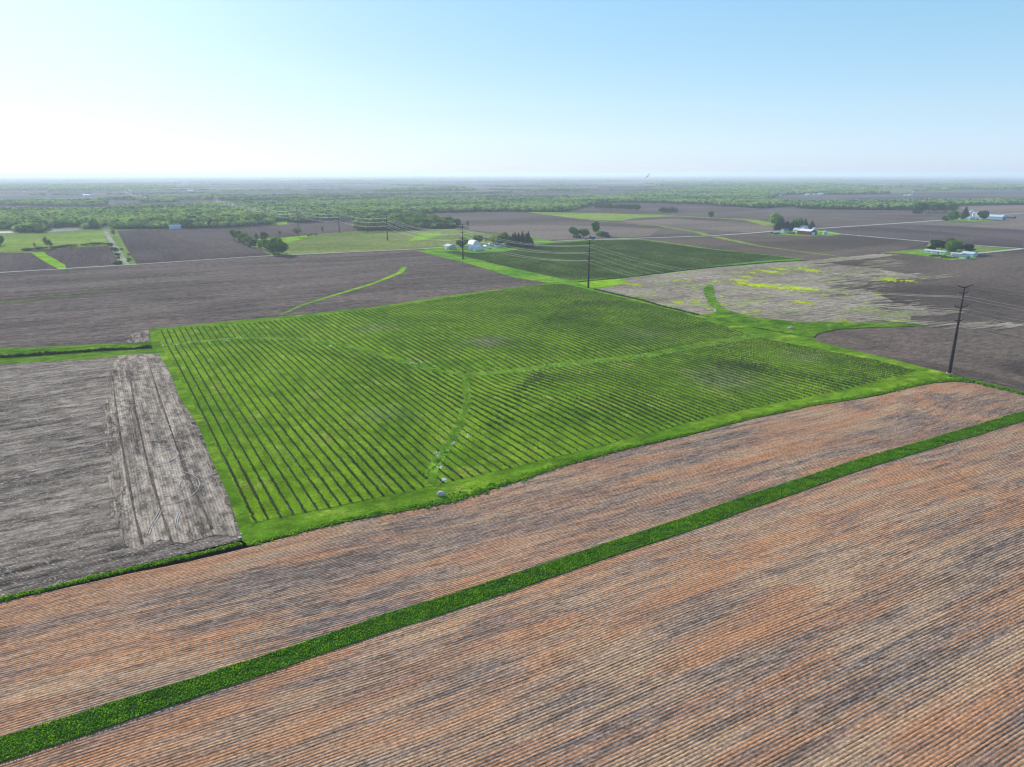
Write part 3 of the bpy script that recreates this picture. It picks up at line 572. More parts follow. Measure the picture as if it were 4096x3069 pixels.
def tree(px, py, ht, wd=None, kind='round', mat='green', label='', cat='tree', name=None, group=None, dz=0.0, nleaf=None, world=None):
    seed = RS.randint(0, 3); x, y = world or G(px, py); z = h(x, y) + .2
    key = (kind, seed, mat, nleaf)
    if key not in _pm:
        v, f = crown(kind, nleaf or (900 if kind != 'bare' else 700), 9 if kind not in ('wide', 'pine') else 12, .06, seed + 17)
        c = npmesh('crown', v, f, LM[mat]); tm = limbs(kind, seed, .03 if kind != 'bare' else .02).build('trunk', M['bark']); _pm[key] = (c.data, tm.data)
        bpy.data.objects.remove(c); bpy.data.objects.remove(tm)
    cd, td = _pm[key]
    e = empty(name or {'spruce': 'spruce_tree', 'pine': 'pine_tree', 'bush': 'shrub', 'bare': 'bare_tree'}.get(kind, 'deciduous_tree'), (x, y, z + dz), RS.rand() * 6.28)
    w_ = (wd or ht * .9) / ({'spruce': .5}.get(kind, .95)); w_ *= 1.12; ht *= 1.12; e.scale = (w_, w_, ht)
    for nm, d in (('crown', cd), ('trunk', td)): o = bpy.data.objects.new(nm, d); col.objects.link(o); o.parent = e
    return tag(e, label, cat, group)

# ---- shrub rows
LM['shrub'] = leaf('shrub leaves', (.045, .085, .020), (.095, .125, .040), sc=.12, trans=.3, var=.35)
def line_clip(q, P):
    """intervals along V for the line at distance q across the rows inside polygon P"""
    ts = []
    for i in range(len(P)):
        a, b = P[i], P[(i + 1) % len(P)]; qa = a[0] * PERP[0] + a[1] * PERP[1] - q; qb = b[0] * PERP[0] + b[1] * PERP[1] - q
        if (qa > 0) != (qb > 0):
            t = qa / (qa - qb); x = a[0] + (b[0] - a[0]) * t; y = a[1] + (b[1] - a[1]) * t; ts.append(x * V[0] + y * V[1])
    ts.sort(); return list(zip(ts[::2], ts[1::2]))
SWW = [(W(SW1), 2.6), (W(SW2), 4.0), (W(SW3), 1.8)]
VIGL = [(W([(2165,1500),(2110,1555),(2050,1612),(1990,1700)]), .6, 5), (W([(2996,1470),(3195,1502),(3370,1540)]), .55, 7), (W([(2620,1420),(2800,1448),(2990,1470)]), .35, 9), (W([(3400,1500),(3460,1520)]), .6, 5),
 (W([(1250,1410),(1500,1450),(1700,1530),(1820,1600)]), .45, 9), (W([(2170,1330),(2230,1270),(2300,1215)]), .4, 12)]
def shrub_row(q, t0, t1, step, far=False):
    n = max(2, int((t1 - t0) / step)); t = t0 + (np.arange(n) + .5) * step + RS.normal(size=n) * .12; qq = q + RS.normal(size=n) * .10
    x = qq * PERP[0] + t * V[0]; y = qq * PERP[1] + t * V[1]
    z = np.array([h(a, b) for a, b in zip(x, y)]) + (.32 if not far else .36)
    big = np.array([mnoise.noise(Vector((a / 34., b / 34., 4.))) for a, b in zip(x, y)]); vig = .95 + .55 * big + .18 * RS.normal(size=n)
    if not far:
        for pl, amp, wd in VIGL:
            vig *= np.array([1 + amp * math.exp(-(segd(a, b, pl) / wd) ** 2) for a, b in zip(x, y)])
        # weaker young shrubs towards the near left corner, dense ones on the right
        vig *= np.clip(.80 + (x + 60) / 800., .74, .95)
        vig *= np.where(RS.rand(n) < np.clip(.88 + (x + 90) / 300., .76, 1.0), 1, .5); keep = np.ones(n, bool)
    else: keep = np.ones(n, bool); vig *= .95
    vig = np.clip(vig, .5, 2.3)[keep]; x, y, z = x[keep], y[keep], z[keep]; n = len(x)
    if n < 2: return None
    parts = []; nl = 5 if far else 9
    bv = IV1[:, :]; 
    # bodies: squashed low domes of 8 facets
    ring = np.array([[math.cos(k * 1.0472), math.sin(k * 1.0472), 0] for k in range(6)] + [[.62 * math.cos(k * 1.0472 + .5), .62 * math.sin(k * 1.0472 + .5), .62] for k in range(6)] + [[0, 0, 1]])
    fc = [];
    for k in range(6): j = (k + 1) % 6; fc += [[k, j, 6 + k], [j, 6 + j, 6 + k], [6 + k, 6 + j, 12]]
    fc = np.array(fc); r = (.46 * vig)[:, None]; hh = .74 * vig
    J = 1 + .45 * (RS.rand(n, 13, 1) - .5); v = ring[None] * J; v = v * np.stack([r[:, 0] * (1.5 if far else 1), r[:, 0] * (1.5 if far else 1), hh], 1)[:, None, :] * np.array([1, 1, .8]); v += np.stack([x, y, z], 1)[:, None, :]
    parts.append((v.reshape(-1, 3), (fc[None] + (np.arange(n) * 13)[:, None, None]).reshape(-1, 3)))
    m = n * nl; d = rot_rand(m); d[:, 2] = np.abs(d[:, 2]); rr = np.repeat(r[:, 0], nl) * (.7 + .55 * RS.rand(m)); H = np.repeat(hh, nl)
    c = np.stack([np.repeat(x, nl) + d[:, 0] * rr, np.repeat(y, nl) + d[:, 1] * rr, np.repeat(z, nl) + d[:, 2] * H * (.6 + .5 * RS.rand(m)) + .1], 1)
    nn = d + .7 * rot_rand(m); nn /= np.linalg.norm(nn, axis=1)[:, None]; parts.append(leaves(c, nn, (.22 if not far else .4) * (.6 + .8 * RS.rand(m))))
    # low weedy band the shrubs of one row stand in
    k_ = len(x); hw = np.full(k_, .10); B = np.concatenate([np.stack([x - PERP[0] * hw, y - PERP[1] * hw, z], 1), np.stack([x + PERP[0] * hw, y + PERP[1] * hw, z], 1), np.stack([x, y, z + .09], 1)])
    bf = []
    for i in range(k_ - 1): bf += [[i, i + 1, 2 * k_ + i], [i + 1, 2 * k_ + i + 1, 2 * k_ + i], [k_ + i, 2 * k_ + i, k_ + i + 1], [k_ + i + 1, 2 * k_ + i, 2 * k_ + i + 1]]
    parts.append((B, np.array(bf)))
    return merge(parts)
k = -1; rows = []
qs = [p[0] * PERP[0] + p[1] * PERP[1] for p in PW]
for k in range(int((min(qs) - Q0) / SP) - 1, int((max(qs) - Q0) / SP) + 2):
    q = Q0 + k * SP
    for a, b in line_clip(q, PW):
        # break the row where a swale crosses it
        seg = []; t = a; cur = None
        while t < b:
            X, Y = q * PERP[0] + t * V[0], q * PERP[1] + t * V[1]; blocked = any(segd(X, Y, s) < wd for s, wd in SWW)
            if not blocked and cur is None: cur = t
            if blocked and cur is not None: seg.append((cur, t)); cur = None
            t += 1.0
        if cur is not None: seg.append((cur, b))
        for s0, s1 in seg:
            if s1 - s0 > 3: rows.append((k, q, s0, s1))
def side_of(x, y):   # which block of the orchard
    u1 = segd(x, y, SWW[0][0]); return None
def block(q, s0, s1):
    tm = (s0 + s1) / 2; X, Y = q * PERP[0] + tm * V[0], q * PERP[1] + tm * V[1]
    jx, jy = G(1870, 1503)
    # pixel of the middle of the row
    dx, dy, dz = X, Y * cP - (0 - CAMH) * -sP * -1, 0
    zc = Y * cP + CAMH * sP; yc = -Y * sP * -1 - CAMH * cP; px = 2048 + F * X / zc; py = 1534.5 - F * (Y * sP * 1 + (0 - CAMH) * cP) / zc
    def yl(pts): 
        for (ax, ay), (bx, by) in zip(pts, pts[1:]):
            if ax <= px <= bx: return ay + (by - ay) * (px - ax) / (bx - ax)
        return pts[0][1] if px < pts[0][0] else pts[-1][1]
    if py < yl(SW1 + SW2[1:]): return 'upper'
    xs = [(1870,1503),(1862,1540),(1872,1609),(1840,1699),(1796,1778),(1725,1888),(1745,2010)]
    for (ax, ay), (bx, by) in zip(xs, xs[1:]):
        if ay <= py <= by: return 'lowleft' if px < ax + (bx - ax) * (py - ay) / (by - ay) else 'lowright'
    return 'lowleft' if px < 1745 else 'lowright'
BL = {'upper': ('row of dark green shrubs in the part of the near orchard above the two swales', 'shrub rows above the swales in the near orchard'),
      'lowleft': ('row of low, gappy shrubs in the bright green lower left part of the near orchard', 'shrub rows in the lower left of the near orchard'),
      'lowright': ('row of dense dark shrubs in the lower right part of the near orchard', 'shrub rows in the lower right of the near orchard')}
kmin = min(r[0] for r in rows)
firstlow = min(r[0] for r in rows if block(*r[1:]) == 'lowleft')
NROW = 0
for kk, q, s0, s1 in rows:
    r = shrub_row(q, s0, s1, 1.2)
    if r is None: continue
    o = npmesh('shrub_row', r[0], r[1], LM['shrub']); bl = block(q, s0, s1); lab, grp = BL[bl]; NROW += 1
    if bl == 'lowleft' and kk == firstlow: tag(o, 'sparse shrub row at the left edge of the near orchard, next to the pale field', 'shrub row')
    else: tag(o, lab, 'shrub row', grp)
qs = [p[0] * PERP[0] + p[1] * PERP[1] for p in PW2]; nfar = 0
for k in range(int((min(qs) - Q0) / SP) - 1, int((max(qs) - Q0) / SP) + 2):
    q = Q0 + k * SP
    for a, b in line_clip(q, PW2):
        if b - a < 6: continue
        r = shrub_row(q, a, b, 1.7, True); nfar += 1
        tag(npmesh('shrub_row', r[0], r[1], LM['shrub']), 'row of dense dark shrubs in the far orchard below the white farm', 'shrub row', 'shrub rows in the far orchard')
print('rows', NROW, nfar)

# ---- living cover crop plants (strip) and tall grass along ditches
LM['crop'] = leaf('cover crop leaves', (.085, .23, .010), (.19, .37, .018), sc=.5, trans=.45, var=.3, rnd=False)
LM['tall'] = leaf('tall grass blades', (.11, .27, .012), (.22, .38, .025), sc=.3, trans=.5, var=.3, rnd=False)
def arclen(P):
    L = [0]
    for a, b in zip(P, P[1:]): L.append(L[-1] + math.hypot(b[0] - a[0], b[1] - a[1]))
    return L
def at_arc(P, L, s):
    for i in range(len(P) - 1):
        if s <= L[i + 1] or i == len(P) - 2:
            t = (s - L[i]) / (L[i + 1] - L[i]); return P[i][0] + (P[i + 1][0] - P[i][0]) * t, P[i][1] + (P[i + 1][1] - P[i][1]) * t
def tufts(name, pts, hts, rads, mat, nl=7, leafs=.2):
    n = len(pts); P = np.array(pts); hts = np.array(hts); rads = np.array(rads); parts = []
    ring = np.array([[math.cos(k * 1.2566), math.sin(k * 1.2566), 0] for k in range(5)] + [[0.2, 0.1, 1], [-.3, -.1, .8]])
    fc = np.array([[0, 1, 5], [1, 2, 5], [2, 6, 5], [2, 3, 6], [3, 4, 6], [4, 0, 6], [0, 5, 6]])
    J = 1 + .5 * (RS.rand(n, 7, 1) - .5); v = ring[None] * J * np.stack([rads, rads, hts], 1)[:, None, :] * np.array([1, 1, .75]) + P[:, None, :]
    parts.append((v.reshape(-1, 3), (fc[None] + (np.arange(n) * 7)[:, None, None]).reshape(-1, 3)))
    m = n * nl; d = rot_rand(m); d[:, 2] = np.abs(d[:, 2]); c = np.repeat(P, nl, 0) + d * np.stack([np.repeat(rads, nl)] * 2 + [np.repeat(hts, nl)], 1) * (.6 + .5 * RS.rand(m))[:, None]
    nn = d + .8 * rot_rand(m); nn /= np.linalg.norm(nn, axis=1)[:, None]; parts.append(leaves(c, nn, leafs * (.6 + .8 * RS.rand(m))))
    v, f = merge(parts); return npmesh(name, v, f, mat)
Lu = arclen(gu); Ll = arclen(gl); NR = 11; pts = []; hts = []; rads = []
steps = int(Lu[-1] / .42)
for i in range(steps):
    s = i / steps; a = at_arc(gu, Lu, s * Lu[-1]); b = at_arc(gl, Ll, s * Ll[-1]); 
    for j in range(NR):
        f = (j + .5) / NR; x = a[0] + (b[0] - a[0]) * f + RS.normal() * .1; y = a[1] + (b[1] - a[1]) * f + RS.normal() * .1
        thin = mnoise.noise(Vector((x / 9., y / 4., 2.)));
        if thin < -.28 and RS.rand() < .6: continue
        pts.append((x, y, h(x, y) + .2)); q = .75 + .35 * thin + .2 * RS.rand(); hts.append(.42 * q); rads.append(.26 * q)
tag(tufts('cover_crop', pts, hts, rads, LM['crop'], 5, .16), 'strip of living green cover crop running diagonally through the brown stubble', 'crop', None, 'stuff')
print('crop tufts', len(pts))
def bank(name, line, width, ht, step, mat, label, amp=.5, rep=3, leafs=.22, cat='grass', thick=None):
    P = W(line); L = arclen(P); pts = []; hts = []; rads = []; n = int(L[-1] / step)
    for i in range(n):
        x, y = at_arc(P, L, i * step); th = 1 if thick is None else np.interp(i / n, [t[0] for t in thick], [t[1] for t in thick])
        for j in range(rep):
            xx = x + RS.normal() * width * .4 * th; yy = y + RS.normal() * width * .4 * th; pts.append((xx, yy, h(xx, yy) + .2))
            q = (1 + amp * mnoise.noise(Vector((xx / 5., yy / 5., 1.)))) * (.6 + .8 * RS.rand()) * th; hts.append(ht * q); rads.append(ht * .8 * q)
    return tag(tufts(name, pts, hts, rads, mat, 6, leafs), label, cat, None, 'stuff')
EM = [(x, y - 8) for x, y in EDGE_F[4:22]]
bank('tall_grass', EM, 2.0, .42, .45, LM['tall'], 'ragged bank of tall grass between the orchard margin and the stubble field', .6, 5, thick=[(0, .7), (.10, .8), (.2, 1.5), (.28, 1.1), (.5, .7), (.8, .9), (1, 1.3)])
bank('tall_grass', [(0,2404),(225,2351),(423,2302),(600,2262),(746,2232),(965,2178)], 1.0, .5, .35, LM['tall'], 'narrow dark green grass ridge between the pale field and the stubble field', .4, 4)
bank('tall_grass', [(3796,1510),(3891,1531),(3990,1554),(4096,1580)], 2.0, 1.0, .5, LM['tall'], 'tall grass hedge running right from the near transmission pole', .4, 4)
bank('ditch_grass', [(0,1432),(120,1424),(300,1412),(420,1402),(560,1396),(600,1392)], 1.6, 1.3, .5, leaf('ditch growth with painted shade', (.018, .035, .01), (.04, .06, .015), rnd=False), 'weedy growth coloured dark for the shade of the ditch in the grass strip', .5, 3, .3)  # leaf colour darkened to stand for the shade down in the ditch
bank('swale_weeds', SW1[1:], 2.5, .5, .8, LM['tall'], 'weedy clumps along the swale in the upper left of the orchard', .8, 3)
bank('swale_weeds', SW2, 4.0, .45, .8, LM['tall'], 'weedy clumps along the swale crossing the orchard to the right', .8, 4)
bank('swale_weeds', SW3[:-1], 2.5, .5, .7, LM['tall'], 'weedy clumps along the swale leading down to the boulder', .8, 3)
bank('tall_grass', [(2840,1150),(2836,1190),(2850,1225),(2900,1255),(3000,1285),(3100,1300),(3200,1312),(3250,1325)], 6, .35, 1.0, LM['tall'], 'rough tussocks in the curved grassed waterway on the right', .8, 4, .2)
bank('tall_grass', [(2310,1131),(2500,1112),(2690,1088),(2863,1070),(3100,1050),(3230,1043)], 1.4, .9, .8, LM['dark'], 'dark grass ridge between the far orchard and the residue field', .3, 3, .3)
bank('tall_grass', [(2378,1159),(2567,1202),(2646,1227),(2796,1263)], 1.2, .9, .7, LM['dark'], 'dark grass ridge along the right edge of the upper orchard', .4, 3, .3)

LM['pale'] = plain('pale stones', (.62, .60, .56), .9)
pts = []
for px, py, n_, sx_, sy_ in ((905,1360,26,14,5),(960,1352,12,16,3),(820,1372,14,40,5),(700,1381,10,30,3),(652,1385,8,3,4),(1210,1360,14,14,3),(1330,1386,8,20,4),(1640,1452,16,40,8),(2230,1460,12,60,5),(2570,1427,26,50,3),(1812,1776,16,8,6),(1750,1820,18,16,12),(1762,1870,14,8,10),(1870,1745,14,22,14),(1780,1920,12,10,8),(2855,1235,14,8,10),(2862,1243,10,4,5),(962,2150,5,5,10)):
    for _ in range(n_): X, Y, Z = GZ(px + RS.normal() * sx_ * .5, py + RS.normal() * sy_ * .5); pts.append((X, Y, Z + .32))
tag(tufts('stones', pts, [.22 + .2 * RS.rand() for _ in pts], [.25 + .45 * RS.rand() for _ in pts], LM['pale'], 1, .1), 'pale stones and bleached litter scattered along the wet swales', 'stones', None, 'stuff')
# ------------------------------------------------------------------ boulders
M['rock'] = plain('granite boulder', (.46, .40, .37), .85, 0, .2, .25, 1.5)
def boulder(px, py, w_, d_, ht, label, seed):
    x, y, z = GZ(px, py); v = IV2.copy(); rs = np.random.RandomState(seed)
    for i in range(len(v)): v[i] *= 1 + .22 * mnoise.noise(Vector(v[i] * 1.4) + Vector((seed, 0, 0))) + .06 * (rs.rand() - .5)
    v[:, 2] = np.clip(v[:, 2], -.5, .75) ; v *= np.array([w_ / 2, d_ / 2, ht / 1.2]); v[:, 2] += ht * .3
    o = npmesh('boulder', v, IF2, M['rock']); o.location = (x, y, z + .25); tag(o, label, 'boulder')
boulder(1764, 1985, 2.9, 1.9, 1.6, 'large pale pink boulder on the grass margin where the swale meets the bank', 2)
boulder(1738, 2006, .8, .6, .6, 'small pale rock at the grass bank, left of the big boulder', 5)
boulder(1741, 2013, .6, .5, .45, 'smallest rock in the tall grass below left of the big boulder', 8)
boulder(1755, 2011, .45, .4, .35, 'tiny pale stone in the tall grass under the big boulder', 9)
boulder(3163, 1317, 4.0, 2.6, 1.5, 'grey rock lying in the grassed waterway on the right', 12)

# ------------------------------------------------------------------ transmission line
M['steel'] = plain('weathering steel', (.045, .030, .026), .7, .3, .3, .2, .6)
M['wire'] = plain('aluminium conductor', (.72, .67, .64), .8, 0, .1, .02)
M['insul'] = plain('glass insulator', (.30, .30, .30), .5, 0, .2)
LABP = ['tall dark steel transmission pole standing nearest, at the corner of the right dark field',
 'dark steel transmission pole at the top corner of the near orchard', 'dark steel transmission pole just left of the white farm and its barns',
 'dark transmission pole in the meadow with its shadow reaching towards the grey shed', 'dark transmission pole at the back edge of the meadow, left of the bare trees',
 'transmission pole standing in the far brown field before the wood', 'transmission pole rising from the front edge of the left wood',
 'small transmission pole over the wood, third from the far left end of the string', 'small transmission pole over the wood, second from the far left end of the string', 'last small transmission pole where the near string of wires ends above the wood']
PX = [(3796,1497),(2353,1153),(1852,1038),(1550,962),(1358,932),(1193,909)]
PWR = [G(*p) for p in PX]; HT = [44, 43, 41.5, 39, 37.5, 38.5]
def from_top(px, py, Z):   # ground position at camera depth Z below a pixel, and the height there
    X = (px - 2048) / F * Z; zz = CAMH; b = -(py - 1534.5) / F
    # depth Z along axis: Y*cP + (CAMH-z)*sP = Z ; up: -Y*... solve
    yc = b * Z; Y = Z * cP + yc * sP; z = CAMH - Z * sP + yc * cP; return (X, Y), z
for px, py, Z in ((1060,825,1560),(982,815,1760),(921,803,1980),(858,787,2230)):
    p, z = from_top(px, py, Z); PWR.append(p); HT.append(max(24, z))
ARMS = [(1.0, 6.2, 1.4, 'w'), (.935, 4.3, .9, 'c'), (.775, 6.0, 1.3, 'c'), (.62, 4.3, .9, 'c')]
TIPS = []
def pole(i, x, y, ht, az, label, n=10, name='transmission_pole', group=None):
    e = empty(name, (x, y, h(x, y))); m = MB(); m.tube([(0, 0, 0), (0, 0, ht * .4), (0, 0, ht * .8), (0, 0, ht)], [.95, .72, .45, .28], n); m.build('mast', M['steel'], e)
    if i == 0:
        m = MB(); m.tube([(0, 0, -.3), (0, 0, .55)], [1.5, 1.5], 16); m.build('foundation', M['road'], e)
    ax, ay = math.sin(R(az)), math.cos(R(az)); tips = []
    for f, hw, rise, kind in ARMS:
        z = ht * f
        for s in (-1, 1):
            m = MB(); k = hw * ht / 44 * (.82 if i == 0 else 1.0); m.tube([(0, 0, z), (ax * s * k * .5, ay * s * k * .5, z + rise * .32), (ax * s * k, ay * s * k, z + rise)], [.34, .25, .13], 6)
            m.build('crossarm', M['steel'], e)
            if kind == 'c':
                m = MB(); m.tube([(ax * s * k, ay * s * k, z + rise), (ax * s * k, ay * s * k, z + rise - 2.6)], .06 if i < 3 else .12, 6); m.build('insulator', M['insul'], e)
                tips.append((x + ax * s * k, y + ay * s * k, h(x, y) + z + rise - 2.6))
            else: tips.append((x + ax * s * k, y + ay * s * k, h(x, y) + z + rise))
    tag(e, label, 'power pole', group); return tips
for i, ((x, y), ht) in enumerate(zip(PWR, HT)):
    a = PWR[max(0, i - 1)]; b = PWR[min(len(PWR) - 1, i + 1)]; az = math.degrees(math.atan2(b[0] - a[0], b[1] - a[1])) + 90
    if i == 0: az = 72
    TIPS.append(pole(i, x, y, ht, az, LABP[i]))
# the next pole of the line stands outside the frame on the right, where the wires leave the picture
nx, ny = PWR[0][0] + 150, PWR[0][1] - 140
TIPS.insert(0, pole(9, nx, ny, 44, 50, 'transmission pole beyond the right edge of the view'))
WL = ['thin shield wire, left one at the very top', 'thin shield wire, right one at the very top', 'upper left conductor', 'upper right conductor', 'middle left conductor', 'middle right conductor', 'lower left conductor', 'lower right conductor']
for c in range(8):
    m = MB()
    for i in range(len(TIPS) - 1):
        a, b = Vector(TIPS[i][c]), Vector(TIPS[i + 1][c]); L = (b - a).length; sag = (.028 if c > 1 else .018) * L; n = 16; pp = []
        for k in range(n + 1):
            t = k / n; p = a.lerp(b, t); p.z -= 4 * sag * t * (1 - t); pp.append(tuple(p))
        dist = ((a + b) / 2).length; r = (.022 + .00007 * dist if c > 1 else .010); m.tube(pp, r if i > 1 else r * .75, 4, False)
    tag(m.build('power_line', M['wire']), WL[c] + ' strung along the row of transmission poles', 'power line')
# a second, farther string of poles on the left
FP = [(589,780,2420),(573,781,2560),(555,778,2700),(536,774,2850),(516,765,3050),(495,755,3300)]
ft = []
for j, (px, py, Z) in enumerate(FP):
    (x, y), z = from_top(px, py, Z); ft.append(pole(12, x, y, max(25, z), 60 + j, 'faint transmission pole in the far left fields, %s' % ('nearest of its string' if j == 0 else 'one of the string fading leftwards'), 6, group=None if j == 0 else 'faint far transmission poles'))
m = MB()
for c in (2, 3, 5, 6):
    m = MB()
    for a, b in zip(ft, ft[1:]):
        A, B = Vector(a[c]), Vector(b[c]); L = (B - A).length; pp = []
        for k in range(9): t = k / 8; p = A.lerp(B, t); p.z -= 4 * .035 * L * t * (1 - t); pp.append(tuple(p))
        m.tube(pp, .3, 4, False)
    tag(m.build('power_line', M['wire']), 'gleaming wire on the faint far transmission poles at left', 'power line', 'wires on the far string')
# wooden utility poles along the roads
M['wood'] = plain('weathered pole wood', (.30, .27, .24), .9)
for px, py, ht, lab in ((3717,968,12,'slender pale utility pole beside the road left of the pines'), (3881,980,13,'slender pale utility pole beside the road right of the pines'), (4091,992,13,'slender pale utility pole at the road junction on the right edge'), (3433,940,12,'slender utility pole in the field right of the red barn farm'), (2883,941,12,'slender utility pole at the road where the grass strip crosses')):
    x, y, z = GZ(px, py); e = empty('utility_pole', (x, y, z + .2)); m = MB(); m.tube([(0, 0, 0), (0, 0, ht)], [.22, .14], 6); m.build('pole', M['wood'], e); m = MB(); m.box((0, 0, ht - 1), (2.4, .14, .16), R(30)); m.build('crossarm', M['wood'], e); tag(e, lab, 'utility pole')

# ------------------------------------------------------------------ buildings
MATS = {'white': ribbed('white siding', (.74, .75, .74)), 'whiteroof': ribbed('white metal roof', (.82, .80, .82), .9, .35, .5), 'grey': ribbed('grey steel wall', (.42, .47, .45)), 'blue': ribbed('pale blue steel', (.50, .62, .70)),
        'greyroof': ribbed('grey metal roof', (.50, .55, .57), .9, .4), 'red': ribbed('red barn boards', (.20, .022, .025)), 'dark': plain('weathered dark boards', (.07, .055, .06), .9), 'brown': plain('brown boards', (.16, .08, .06), .9),
        'glass': plain('dark window glass', (.03, .04, .05), .15, 0, .6), 'slate': plain('dark shingles', (.12, .14, .19), .8), 'galv': ribbed('galvanised steel', (.55, .58, .60), .8, .35, .6), 'greendoor': plain('pale door', (.8, .8, .8), .6), 'pale': ribbed('pale green siding', (.60, .66, .60))}
def building(name, px, py, wu, lv, eave, ridge, label, cat='building', wall='white', roof='greyroof', axis='V', az=None, doors=(), windows=(), gambrel=False, over=.4, leanto=None, shed=False, chimney=False):
    """local x = width across the ridge, local y = along the ridge; ridge along V or U"""
    x, y, z = GZ(px, py); a = az if az is not None else (AZV if axis == 'V' else AZU); e = empty(name, (x, y, z + .15), -R(a)); w2, l2 = wu / 2, lv / 2
    if gambrel: prof = [(-w2, 0), (-w2, eave), (-w2 * .62, eave + (ridge - eave) * .68), (0, ridge), (w2 * .62, eave + (ridge - eave) * .68), (w2, eave), (w2, 0)]
    elif shed: prof = [(-w2, 0), (-w2, eave), (w2, ridge), (w2, 0)]
    else: prof = [(-w2, 0), (-w2, eave), (0, ridge), (w2, eave), (w2, 0)]
    m = MB(); m.face([(p, -l2, q) for p, q in prof]); m.face([(p, l2, q) for p, q in prof][::-1]); m.face([(-w2, -l2, 0), (-w2, l2, 0), (-w2, l2, eave), (-w2, -l2, eave)]); rh = prof[-2][1]; m.face([(w2, -l2, 0), (w2, l2, 0), (w2, l2, rh), (w2, -l2, rh)]); m.build('wall', MATS[wall], e)
    m = MB(); top = prof[1:-1]; th = .16
    for i, (a0, b0) in enumerate(zip(top, top[1:])):
        p0, p1 = list(a0), list(b0); d = math.hypot(p1[0] - p0[0], p1[1] - p0[1]); ux, uz = (p1[0] - p0[0]) / d, (p1[1] - p0[1]) / d
        if i == 0: p0 = [p0[0] - ux * over, p0[1] - uz * over]
        if i == len(top) - 2: p1 = [p1[0] + ux * over, p1[1] + uz * over]
        L = l2 + over; q = [(p0[0], p0[1] + .03), (p1[0], p1[1] + .03), (p1[0], p1[1] + .03 + th), (p0[0], p0[1] + .03 + th)]
        m.face([(s, -L, t) for s, t in q]); m.face([(s, L, t) for s, t in q][::-1])
        for k in range(4): s, t = q[k], q[(k + 1) % 4]; m.face([(s[0], -L, s[1]), (s[0], L, s[1]), (t[0], L, t[1]), (t[0], -L, t[1])])
    rf = m.build('roof', MATS[roof], e)
    if chimney: m = MB(); m.box((w2 * .2, l2 * .3, ridge + .4), (.8, .8, 1.6)); m.build('chimney', MATS['brown'], rf)
    # openings: side 'w' (-x long wall), 's' (-y gable), given as centre along the wall, width, height, sill
    for nm, lst, mt in (('door', doors, None), ('window', windows, 'glass')):
        for d in lst:
            side, c, wd, hh, sill = d[:5]; mm = mt or (d[5] if len(d) > 5 else 'greendoor'); m = MB()
            if side == 'w': m.box((-w2 - .04, c, sill + hh / 2), (.1, wd, hh))
            else: m.box((c, -l2 - .04, sill + hh / 2), (wd, .1, hh))
            m.build(nm, MATS[mm], e)
    if leanto:
        side, wd, ln, hh, cc = leanto; m = MB()
        if side == 's': m.box((cc, -l2 - wd / 2, hh / 2), (ln, wd, hh))
        else: m.box((-w2 - wd / 2, cc, hh / 2), (wd, ln, hh))
        m.build('lean_to', MATS[wall], e); m = MB()
        if side == 's': m.box((cc, -l2 - wd / 2, hh + .1), (ln + .6, wd + .6, .18))
        else: m.box((-w2 - wd / 2, cc, hh + .1), (wd + .6, ln + .6, .18))
        m.build('lean_to_roof', MATS[roof], e)
    return tag(e, label, cat)
def bin_(px, py, r, hh, label, cat='grain bin', ctop=None, mat='galv'):
    x, y, z = GZ(px, py); e = empty('grain_bin', (x, y, z + .15)); m = MB(); m.tube([(0, 0, 0), (0, 0, hh)], r, 20); m.build('body', MATS[mat], e)
    m = MB(); m.tube([(0, 0, hh + .02), (0, 0, hh + r * .55), (0, 0, hh + r * .6)], [r * 1.05, .5, .45], 20); rf = m.build('roof', MATS['galv'], e); m = MB(); m.tube([(0, 0, hh + r * .6), (0, 0, hh + r * .6 + .5)], .5, 10); m.build('vent', MATS['dark' if ctop is None else ctop], rf); tag(e, label, cat)
def car(px, py, az, c, label, cat='car', name='parked_car', L=4.6):
    x, y, z = GZ(px, py); e = empty(name, (x, y, z + .4), -R(az)); mt = plain('car paint', c, .3, 0, .6, .03)
    m = MB(); m.face([(-.9, -L / 2, .35), (.9, -L / 2, .35), (.9, -L / 2, .85), (-.9, -L / 2, .85)]); m.box((0, 0, .65), (1.8, L, .6)); m.build('body', mt, e)
    m = MB(); b = len(m.v); lo = [(-.85, -L * .25), (.85, -L * .25), (.85, L * .32), (-.85, L * .32)]; hi = [(-.7, -L * .1), (.7, -L * .1), (.7, L * .22), (-.7, L * .22)]
    m.v += [(p[0], p[1], .95) for p in lo] + [(p[0], p[1], 1.5) for p in hi]; m.f += [[4, 5, 6, 7], [0, 1, 5, 4], [1, 2, 6, 5], [2, 3, 7, 6], [3, 0, 4, 7]]; m.build('cabin', MATS['glass'], e)
    for sx in (-.85, .85):
        for sy in (-L * .3, L * .3): m = MB(); m.tube([(sx - .12, sy, .33), (sx + .12, sy, .33)], .33, 10); m.build('wheel', MATS['dark'], e)
    tag(e, label, cat)
